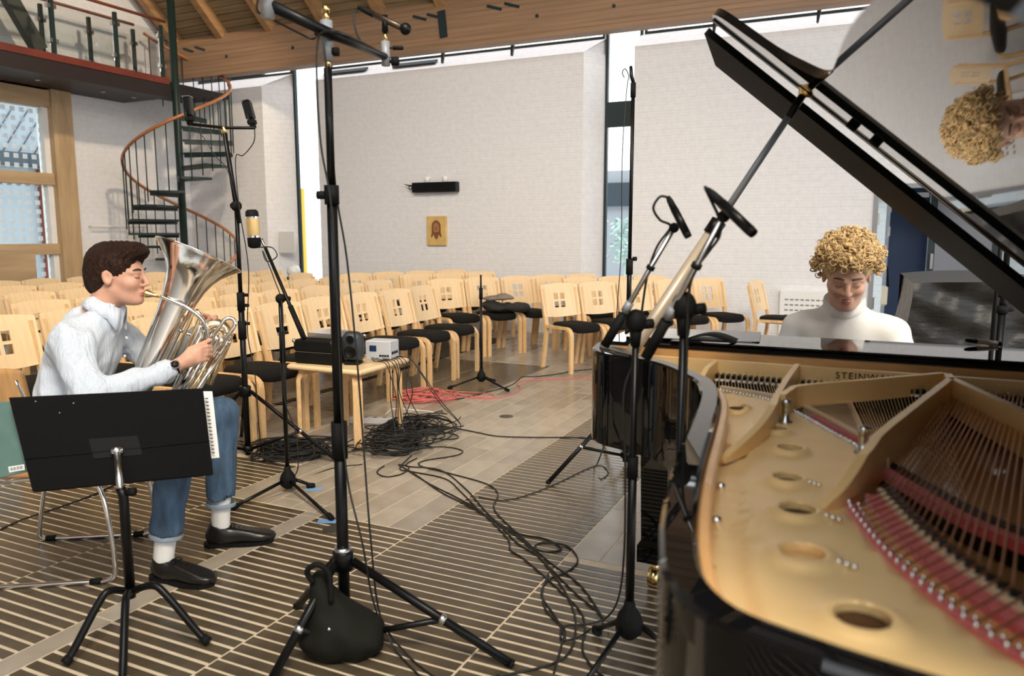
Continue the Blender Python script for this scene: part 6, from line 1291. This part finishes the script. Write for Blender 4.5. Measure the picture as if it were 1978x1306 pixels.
# --- stand right of the pianist and the tip of another above the lid ---
p = on_d(1928, 690, 3.35); p = Vector((p.x, p.y, 0)); t = thing('microphone_stand', 'thick black stand behind the piano at the right edge', 'stand', (0, 0, 0)); tripod_h(t, p, [p + Vector((math.cos(R(q)), math.sin(R(q)), 0)) * 0.42 for q in (30, 150, 270)], 0.42, 0.12, 0.012)
pole(MB(), p, 0.05, up(p, 600), 0.0175).build('pole', M['black'], t); pole(MB(), p, up(p, 605), up(p, 590), 0.023).build('clutch', M['rubber'], t); pole(MB(), p, up(p, 600), up(p, 555), 0.015).build('pole', M['black'], t); pole(MB(), p, up(p, 575), up(p, 560), 0.021).build('clutch', M['rubber'], t); pole(MB(), p, up(p, 560), up(p, 300), 0.0125).build('pole', M['black'], t)
for q in (566, 598): knob(t, (p.x, p.y, up(p, q)), (RT[0], RT[1], 0), 0.010, 0.045)
p = on_d(1962, 130, 3.9); p = Vector((p.x, p.y, 0)); t = thing('microphone_stand', 'thin black stand whose tip shows above the piano lid', 'stand', (0, 0, 0)); tripod_h(t, p, [p + Vector((math.cos(R(q)), math.sin(R(q)), 0)) * 0.4 for q in (60, 180, 300)], 0.42, 0.12, 0.012); pole(MB(), p, 0.05, up(p, 85), 0.012).build('pole', M['black'], t); pole(MB(), p, up(p, 85), up(p, 55), 0.018).build('mic_clip', M['steel'], t)
mic_cable('microphone_cable', [on_d(1962, 60, 3.9), on_d(1970, 52, 3.9), on_d(1976, 65, 3.9), on_d(1968, 82, 3.9)], 'small cable loop at the stand tip above the lid', 0.004)
gm = pencil(None, on_d(1862, 688, 2.42), on_d(1932, 696, 2.40), 0.008, 'pencil_microphone', 'small beige microphone lying on the piano front at the right', mat('beige microphone', (0.55, 0.46, 0.34), 0.4))
gm.location.z = 1.012 + 0.004
M['matte'] = mat('matte black sheet metal', (0.002, 0.002, 0.002), 0.6, spec=0.08)
# --- music stand ---
p = on_z(258, 1232); Zm = p.x * HD[0] + p.y * HD[1]; t = thing('music_stand', 'black orchestra music stand in the left foreground', 'music stand', (0, 0, 0))
zc = up(p, 930); hub = Vector((p.x, p.y, 0.165)); top = on_d(231, 925, Zm)
MB().tube([hub - Vector((0, 0, 0.02)), Vector((p.x, p.y, 0.5)), top - Vector((0, 0, 0.03))], [0.0165, 0.0155, 0.015], 14).build('column', M['black'], t)
for f in (on_z(404, 1248), on_z(125, 1290), on_z(236, 1338)):
    d = (f - Vector((p.x, p.y, 0))); lg = MB().tube(smooth_path([hub, hub + d * 0.30 + Vector((0, 0, 0.03)), hub + d * 0.48 - Vector((0, 0, 0.0)), Vector((f.x, f.y, 0.02)) - d * 0.12 + Vector((0, 0, 0.02)), Vector((f.x, f.y, 0.014))], 5), 0.0125, 12).build('leg', M['black'], t); MB().tube([Vector((f.x, f.y, 0.016)) - d * 0.08 + Vector((0, 0, 0.012)), Vector((f.x, f.y, 0.014))], 0.0155, 12).build('rubber_tip', M['rubber'], lg)
TL, TR, BR, BL = on_d(17, 768, 2.503), on_d(392, 750, 2.773), on_d(410, 918, 2.702), on_d(62, 946, 2.421)
BR = TR + (BL - TL) * 1.0 + (BR - TR - (BL - TL)).dot((TR - TL).normalized()) * (TR - TL).normalized(); nrm_ = ((TR - TL).cross(BL - TL)).normalized()
if nrm_.dot(Vector((HD[0], HD[1], 0))) < 0: nrm_ = -nrm_
th_ = nrm_ * 0.004
def slab(a, b, c, d, n): vs_ = [a, b, c, d, a + n, b + n, c + n, d + n]; return MB().add(vs_, [(0, 1, 2, 3), (7, 6, 5, 4), (0, 4, 5, 1), (1, 5, 6, 2), (2, 6, 7, 3), (3, 7, 4, 0)])
slab(TL, TR, BR, BL, th_).build('desk', M['matte'], t, fixn=True)
dn = (BL - TL).normalized(); crease0, crease1 = BL - dn * 0.105, BR - (BR - TR).normalized() * 0.115
sl = slab(BL, BR, BR + nrm_ * 0.055 , BL + nrm_ * 0.055, dn * 0.004).build('ledge', M['matte'], t, fixn=True)
MB().tube([crease0 - th_ * 0.6, crease1 - th_ * 0.6], 0.0022, 6).build('fold_line', M['rubber'], t)
pc_ = on_d(226, 872, 2.573); wv = (TR - TL).normalized()
slab(pc_ - wv * 0.075 + dn * -0.05, pc_ + wv * 0.075 - dn * 0.05, pc_ + wv * 0.075 + dn * 0.02, pc_ - wv * 0.075 + dn * 0.02, -nrm_ * 0.006).build('mount_plate', M['rubber'], t, fixn=True)
MB().tube([pc_ - wv * 0.018 - nrm_ * 0.016, pc_ + wv * 0.018 - nrm_ * 0.016], 0.016, 14).build('tilt_joint', M['chrome'], t); MB().tube([pc_ - nrm_ * 0.016, top - Vector((0, 0, 0.05))], 0.0115, 12).build('neck', M['steel'], t)
for a_, b_ in ((0.12, 0.06), (0.3, 0.1), (0.22, 0.2)): MB().ball(TL + (TR - TL) * a_ + (BL - TL) * b_ - th_ * 0.5, 0.003, 8, 6).build('rivet', M['steel'], t)
knob(t, (p.x, p.y, up(p, 950)), (RT[0], RT[1], 0), 0.014, 0.04)
gb = slab(on_d(-45, 778, 2.538), on_d(40, 775, 2.562), on_d(66, 908, 2.479), on_d(-10, 925, 2.456), nrm_ * 0.012).build('green_book', mat('grey green book cover', (0.085, 0.16, 0.14), 0.6, var=0.08, scale=20), None, fixn=True); tag(gb, 'grey green music book sticking out left of the music stand', 'book')
for o in (gb,): pass
slab(on_d(16, 902, 2.473), on_d(47, 897, 2.477), on_d(48, 908, 2.470), on_d(18, 913, 2.468), -nrm_ * 0.001).build('barcode', M['paper'], gb, fixn=True)
for i in range(9): q = on_d(19 + 3 * i, 903.5 - 0.5 * i, 2.466); MB().tube([q, on_d(20 + 3 * i, 909 - 0.5 * i, 2.463)], 0.0009 + 0.0006 * (i % 2), 4).build('bar', M['black'], gb)
ns = slab(on_d(345, 756, 2.785), on_d(410, 756, 2.832), on_d(424, 884, 2.773), on_d(362, 890, 2.726), nrm_ * 0.004).build('notebook', M['paper'], None, fixn=True); tag(ns, 'white spiral notebook sticking out right of the music stand', 'notebook')
for i in range(16): q = on_d(399 + 0.85 * i, 770 + 7 * i, 2.802 - 0.003 * i); MB().tube([q + (Vector((RT[0], RT[1], 0)) * 0.006) * math.cos(a) + nrm_ * 0.006 * math.sin(a) for a in np.linspace(0, 2 * PI, 9)[:-1]], 0.0012, 5, closed=True).build('spiral_ring', M['black'], ns)
# --- table with equipment ---
TZ = 0.52; c = Vector((-3.115, 4.075, 0)); t = thing('low_table', 'low birch table loaded with recording gear before the chairs', 'table', c)
MB().cbox(-0.29, 0.29, -0.285, 0.285, TZ - 0.035, TZ, 0.012).build('table_top', M['birch'], t)
for sx in (-1, 1):
    for sy in (-1, 1):
        fp = [(0.0, 0.0), (0.0, TZ - 0.115)] + [(-0.07 + 0.07 * math.cos(a), TZ - 0.115 + 0.065 * math.sin(a)) for a in np.linspace(0.2, PI / 2, 6)] + [(-0.14, TZ - 0.05)]
        o = MB().ribbon(fp, -0.03, 0.03, 0.026).build('leg', M['birch_edge'], t); o.location = (sx * 0.235, sy * 0.235, 0); o.rotation_euler = (0, 0, math.atan2(sy, sx))
cs = thing('flight_case', 'black equipment case with metal corners on the low table', 'case', (c.x - 0.13, c.y - 0.03, TZ + 0.001), R(4))
MB().cbox(-0.15, 0.15, -0.19, 0.19, 0, 0.075, 0.008).build('case_bottom', M['rubber'], cs); MB().cbox(-0.152, 0.152, -0.192, 0.192, 0.079, 0.155, 0.008).build('case_lid', M['rubber'], cs); MB().box(-0.151, 0.151, -0.191, 0.191, 0.0751, 0.0789).build('trim_band', M['steel'], cs)
for x in (-0.15, 0.15):
    for y in (-0.19, 0.19): MB().ball((x * 0.985, y * 0.985, 0.147), 0.014, 8, 6).build('corner', M['steel'], cs)
for y in (-0.1, 0.1): MB().cbox(0.150, 0.158, y - 0.03, y + 0.03, 0.055, 0.1, 0.003).build('latch', M['black'], cs)
for i in range(4): MB().ball((0.152, -0.06 + 0.04 * i, 0.04), 0.004, 6, 5).build('stud', M['steel'], cs)
tr_ = MB().cbox(-0.10, 0.10, -0.12, 0.10, 0.0, 0.035, 0.004).build('rack_tray', M['steel']); tr_.location = (c.x - 0.13, c.y - 0.02, TZ + 0.157); tag(tr_, 'flat silver tray on top of the black equipment case', 'tray')
q = on_z(683, 706, TZ); sp = thing('monitor_speaker', 'small dark grey studio monitor speaker on the table edge', 'speaker', (q.x - 0.035, q.y + 0.045, TZ + 0.001), YAW - R(6))
body_m = mat('dark grey speaker casting', (0.028, 0.034, 0.038), 0.45); S = SDF((-0.09, -0.09, -0.01), (0.09, 0.09, 0.24), 0.006); [S.cap((sx_ * 0.030, 0.005, 0.05), (sx_ * 0.030, 0.005, 0.172), 0.036, 0.036, 0.03) for sx_ in (-1, 1)]; S.ell((0, 0.01, 0.11), (0.064, 0.065, 0.095), 0.03); S.plane((0, -0.055, 0), (0, -1, 0), 0.012); S.plane((0, 0, 0.018), (0, 0, -1), 0.01)
o = link('cabinet', S.mesh('cabinet', body_m), sp); MB().lathe([(0.0, -0.004), (0.012, -0.004), (0.034, 0.004), (0.038, 0.006), (0.041, 0.004)], (0, -0.056, 0.085), (0, -1, 0), 24, caps=False).build('woofer', M['black'], sp); MB().lathe([(0.0, 0.004), (0.008, 0.003), (0.020, 0.001), (0.026, 0.003)], (0, -0.056, 0.165), (0, -1, 0), 20, caps=False).build('tweeter', M['black'], sp); MB().cbox(-0.05, 0.05, -0.05, 0.05, 0, 0.02, 0.005).build('base_pad', M['rubber'], sp)
dv = thing('audio_interface', 'silver audio interface box behind the small speaker', 'device', (c.x + 0.16, c.y + 0.15, TZ + 0.001), R(10)); MB().cbox(-0.09, 0.09, -0.07, 0.07, 0, 0.13, 0.004).build('housing', mat('silver housing', (0.60, 0.62, 0.66), 0.4, 0.2), dv); MB().box(-0.06, -0.01, -0.0715, -0.0702, 0.06, 0.10).build('display', M['navy'], dv)
for i in range(4): MB().cyl((0.02 + 0.018 * i, -0.07, 0.035), (0.02 + 0.018 * i, -0.082, 0.035), 0.006, 10).build('knob', M['black'], dv)
for i in range(3): MB().cyl((0.0905, -0.04 + 0.035 * i, 0.05), (0.096, -0.04 + 0.035 * i, 0.05), 0.010, 10).build('socket', M['black'], dv)
rcb = random.Random(17)
for i in range(9):
    x, y = c.x + 0.10 + 0.02 * i, c.y - 0.02 + 0.035 * i; yy = y + rcb.uniform(-0.04, 0.04)
    if i < 7: pts = [(c.x + 0.12, c.y + 0.08 + 0.012 * i, TZ + 0.02), (c.x + 0.22, y, TZ + 0.014), (c.x + 0.295, y, TZ + 0.010), (c.x + 0.325, y + rcb.uniform(-.02, .02), TZ - 0.06), (c.x + 0.33 + rcb.uniform(-.03, .05), yy, 0.30), (c.x + 0.34 + rcb.uniform(-.05, .1), yy + rcb.uniform(-.1, .1), 0.06), (c.x + 0.40 + rcb.uniform(-.1, .15), yy + rcb.uniform(-.2, .1), 0.03)]
    else: pts = [(c.x + 0.2, c.y + 0.15, TZ + 0.02), (c.x + 0.28, c.y + 0.22, TZ + 0.012), (c.x + 0.34, c.y + 0.26, TZ - 0.03), (c.x + 0.48, c.y + 0.34 + 0.03 * (i - 7), 0.22), (c.x + 0.62, c.y + 0.40, 0.05), (c.x + 0.56, c.y + 0.28, 0.02)]
    mic_cable('table_cable', pts, ['black cable hanging off the table, %s of the bunch' % w_ for w_ in ('first', 'second', 'third', 'fourth', 'fifth', 'sixth', 'seventh', 'eighth', 'ninth')][i], 0.0032)
def heap(name, cx_, cy_, rx, ry, n, label, m, zmax=0.07, seed=1, r=0.0042, rot=0.0):
    rr = random.Random(seed); mb = MB()
    for i in range(n):
        a0 = rr.uniform(0, 6.28); ox, oy = rr.gauss(0, rx * 0.25), rr.gauss(0, ry * 0.25); sx, sy = rx * rr.uniform(0.35, 1.0), ry * rr.uniform(0.35, 1.0); z0 = 0.006 + zmax * rr.random() * 0.8; tw = rr.uniform(-0.8, 0.8); nn = 22; pts = []
        for k_ in range(int(nn * rr.uniform(0.8, 1.5))):
            a = a0 + 2 * PI * k_ / nn; wob = 1 + 0.13 * math.sin(3 * a + tw * 5) ; x = ox + sx * wob * math.cos(a); y = oy + sy * wob * math.sin(a + tw * 0.3); q_ = rot
            pts.append((cx_ + x * math.cos(q_) - y * math.sin(q_), cy_ + x * math.sin(q_) + y * math.cos(q_), max(0.006, z0 + 0.012 * math.sin(2 * a + i))))
        mb.tube(smooth_path(pts, 2), r, 5)
    o = mb.build(name, m); tag(o, label, 'cables', kind='stuff'); return o
q = on_z(790, 838); heap('cable_heap', q.x, q.y, 0.26, 0.30, 26, 'tangled heap of black cables at the corner of the low table', M['cable'], 0.09, 3)
q = on_z(752, 872); heap('cable_heap', q.x, q.y, 0.24, 0.16, 20, 'flat tangle of black cables in front of the low table leg', M['cable'], 0.07, 4, 0.0042, 0.4)
q = on_z(575, 872); heap('cable_coil', q.x, q.y, 0.25, 0.25, 26, 'large round coil of black cable under the ribbon microphone stand', M['cable'], 0.05, 5, 0.005)
q = on_z(822, 768); heap('red_cable_coil', q.x, q.y, 0.24, 0.24, 14, 'coil of red cable on the floor behind the low table', M['red_cable'], 0.05, 6, 0.0055)
ps = thing('power_strip', 'white power strip lying under the low table edge', 'power strip', on_z(725, 818, 0.0), R(20)); MB().cbox(-0.19, 0.19, -0.03, 0.03, 0.0, 0.045, 0.006).build('housing', M['paintwhite'], ps)
for i in range(5): MB().lathe([(0.018, 0.0), (0.018, 0.001)], (-0.14 + 0.07 * i, 0, 0.045), seg=14).build('socket', M['greyplastic'], ps)
G = lambda pts, h=0.006: [on_z(x, y, h) for x, y in pts]
RUN = [('first cable of the floor bundle, passing left beside the centre tripod', [(742, 900), (728, 912), (745, 921), (775, 916), (790, 903), (770, 898), (800, 915), (850, 950), (900, 975), (960, 1010), (1010, 1045), (1060, 1095), (1110, 1145), (1150, 1178), (1168, 1196)]),
 ('second cable of the floor bundle, curving to the bottom edge', [(795, 880), (772, 905), (800, 912), (860, 925), (890, 950), (925, 985), (965, 1015), (1000, 1050), (1040, 1075), (1068, 1110), (1095, 1150), (1112, 1200), (1100, 1260), (1050, 1288), (960, 1306)]),
 ('third cable of the floor bundle with the wide right loop', [(805, 885), (785, 900), (850, 908), (900, 945), (950, 1000), (1000, 1030), (1050, 1040), (1085, 1060), (1055, 1066), (1032, 1058), (1050, 1048), (1095, 1055), (1116, 1082), (1095, 1105), (1060, 1120), (1046, 1150), (1075, 1195), (1092, 1235)]),
 ('fourth cable of the floor bundle, bending over the lower stripes', [(770, 898), (830, 935), (880, 960), (930, 990), (980, 1040), (985, 1062), (1005, 1075), (1030, 1095), (1075, 1135), (1120, 1180), (1130, 1215), (1125, 1255), (1145, 1290), (1170, 1310)]),
 ('fifth cable of the floor bundle with the upper loop', [(785, 870), (850, 863), (892, 870), (880, 880), (820, 890), (812, 900), (870, 915), (940, 935), (962, 955), (955, 985), (1010, 1040), (1060, 1085), (1120, 1130), (1162, 1190), (1163, 1200)]),
 ('sixth cable of the floor bundle ending at the piano boom stand', [(1060, 1110), (1048, 1140), (1055, 1180), (1090, 1215), (1085, 1245), (1070, 1300)]),
 ('thin black cable crossing the pale tiles towards the piano', [(875, 826), (920, 835), (965, 843), (1050, 845), (1110, 845), (1160, 848)]),
 ('black cable running beside the red one towards the far chairs', [(880, 772), (940, 758), (985, 745), (1000, 735), (1010, 728), (1040, 727), (1080, 722), (1110, 716), (1150, 713)]),
 ('black cable on the floor left behind the music stand', [(-10, 1028), (40, 1005), (100, 985), (170, 960), (225, 935)])]
for lb, pts in RUN: mic_cable('floor_cable', G(pts), lb, 0.0042, n=5)
mic_cable('red_floor_cable', G([(850, 775), (890, 768), (945, 770), (950, 762), (890, 757), (885, 763), (960, 768), (1000, 757), (1005, 748), (998, 742), (1015, 735), (1060, 733), (1120, 730), (1160, 720)]), 'red cable snaking over the tiles from the red coil', 0.005, M['red_cable'], 5)
mic_cable('white_floor_cable', G([(745, 800), (760, 790), (800, 792), (830, 795), (850, 800)]), 'short white cable beside the red coil', 0.004, M['paper'], 5)
tape = mat('blue masking tape', (0.18, 0.36, 0.62), 0.7)
for px, py, w_ in ((632, 1008, 'right'), (606, 946, 'back')):
    o = MB().box(-0.045, 0.045, -0.025, 0.025, 0.0005, 0.0012).build('tape_mark', tape); q = on_z(px, py); o.location = (q.x, q.y, 0.0022); o.rotation_euler = (0, 0, R(25)); tag(o, 'blue tape under the %s foot of the ribbon microphone stand' % w_, 'tape')
# clothes left on the far chairs
S = SDF((-0.30, -0.24, -0.03), (0.36, 0.24, 0.20), 0.01); S.ell((0, 0, 0.05), (0.20, 0.17, 0.055), 0.04); S.ell((-0.10, 0.02, 0.085), (0.14, 0.1, 0.045), 0.03); S.ell((0.2, -0.1, 0.05), (0.12, 0.1, 0.06), 0.03); S.warp(limb_wr(28, 0.014, 41))
jm = link('dark_jacket', S.mesh('dark_jacket', mat('dark jacket cloth', (0.03, 0.028, 0.025), 0.8, var=0.4, scale=7, col2=(0.012, 0.012, 0.012))), None); q = on_z(995, 600, 0.485); cb = min(CH, key=lambda o_: (o_.location.x - q.x) ** 2 + (o_.location.y - q.y) ** 2); jm.location = (cb.location.x + 0.08, cb.location.y - 0.03, 0.475); jm.rotation_euler = (0, 0, cb.rotation_euler.z + PI / 2); relax(jm, 2); tag(jm, 'dark jackets piled on a far chair seat', 'jacket')
S = SDF((-0.26, -0.2, -0.03), (0.26, 0.2, 0.14), 0.01); S.ell((0, 0, 0.035), (0.19, 0.10, 0.03), 0.04); S.ell((0.08, 0.02, 0.05), (0.09, 0.08, 0.03), 0.03); S.warp(limb_wr(34, 0.010, 43))
jm2 = link('grey_scarf', S.mesh('grey_scarf', mat('grey brown scarf', (0.24, 0.20, 0.16), 0.9, var=0.3, scale=9)), None); q = on_z(985, 590, 0.60); jm2.location = (jm.location.x - 0.03, jm.location.y, 0.595); jm2.rotation_euler = (0, 0, R(40)); relax(jm2, 2); tag(jm2, 'grey brown scarf lying on the dark jackets', 'scarf')
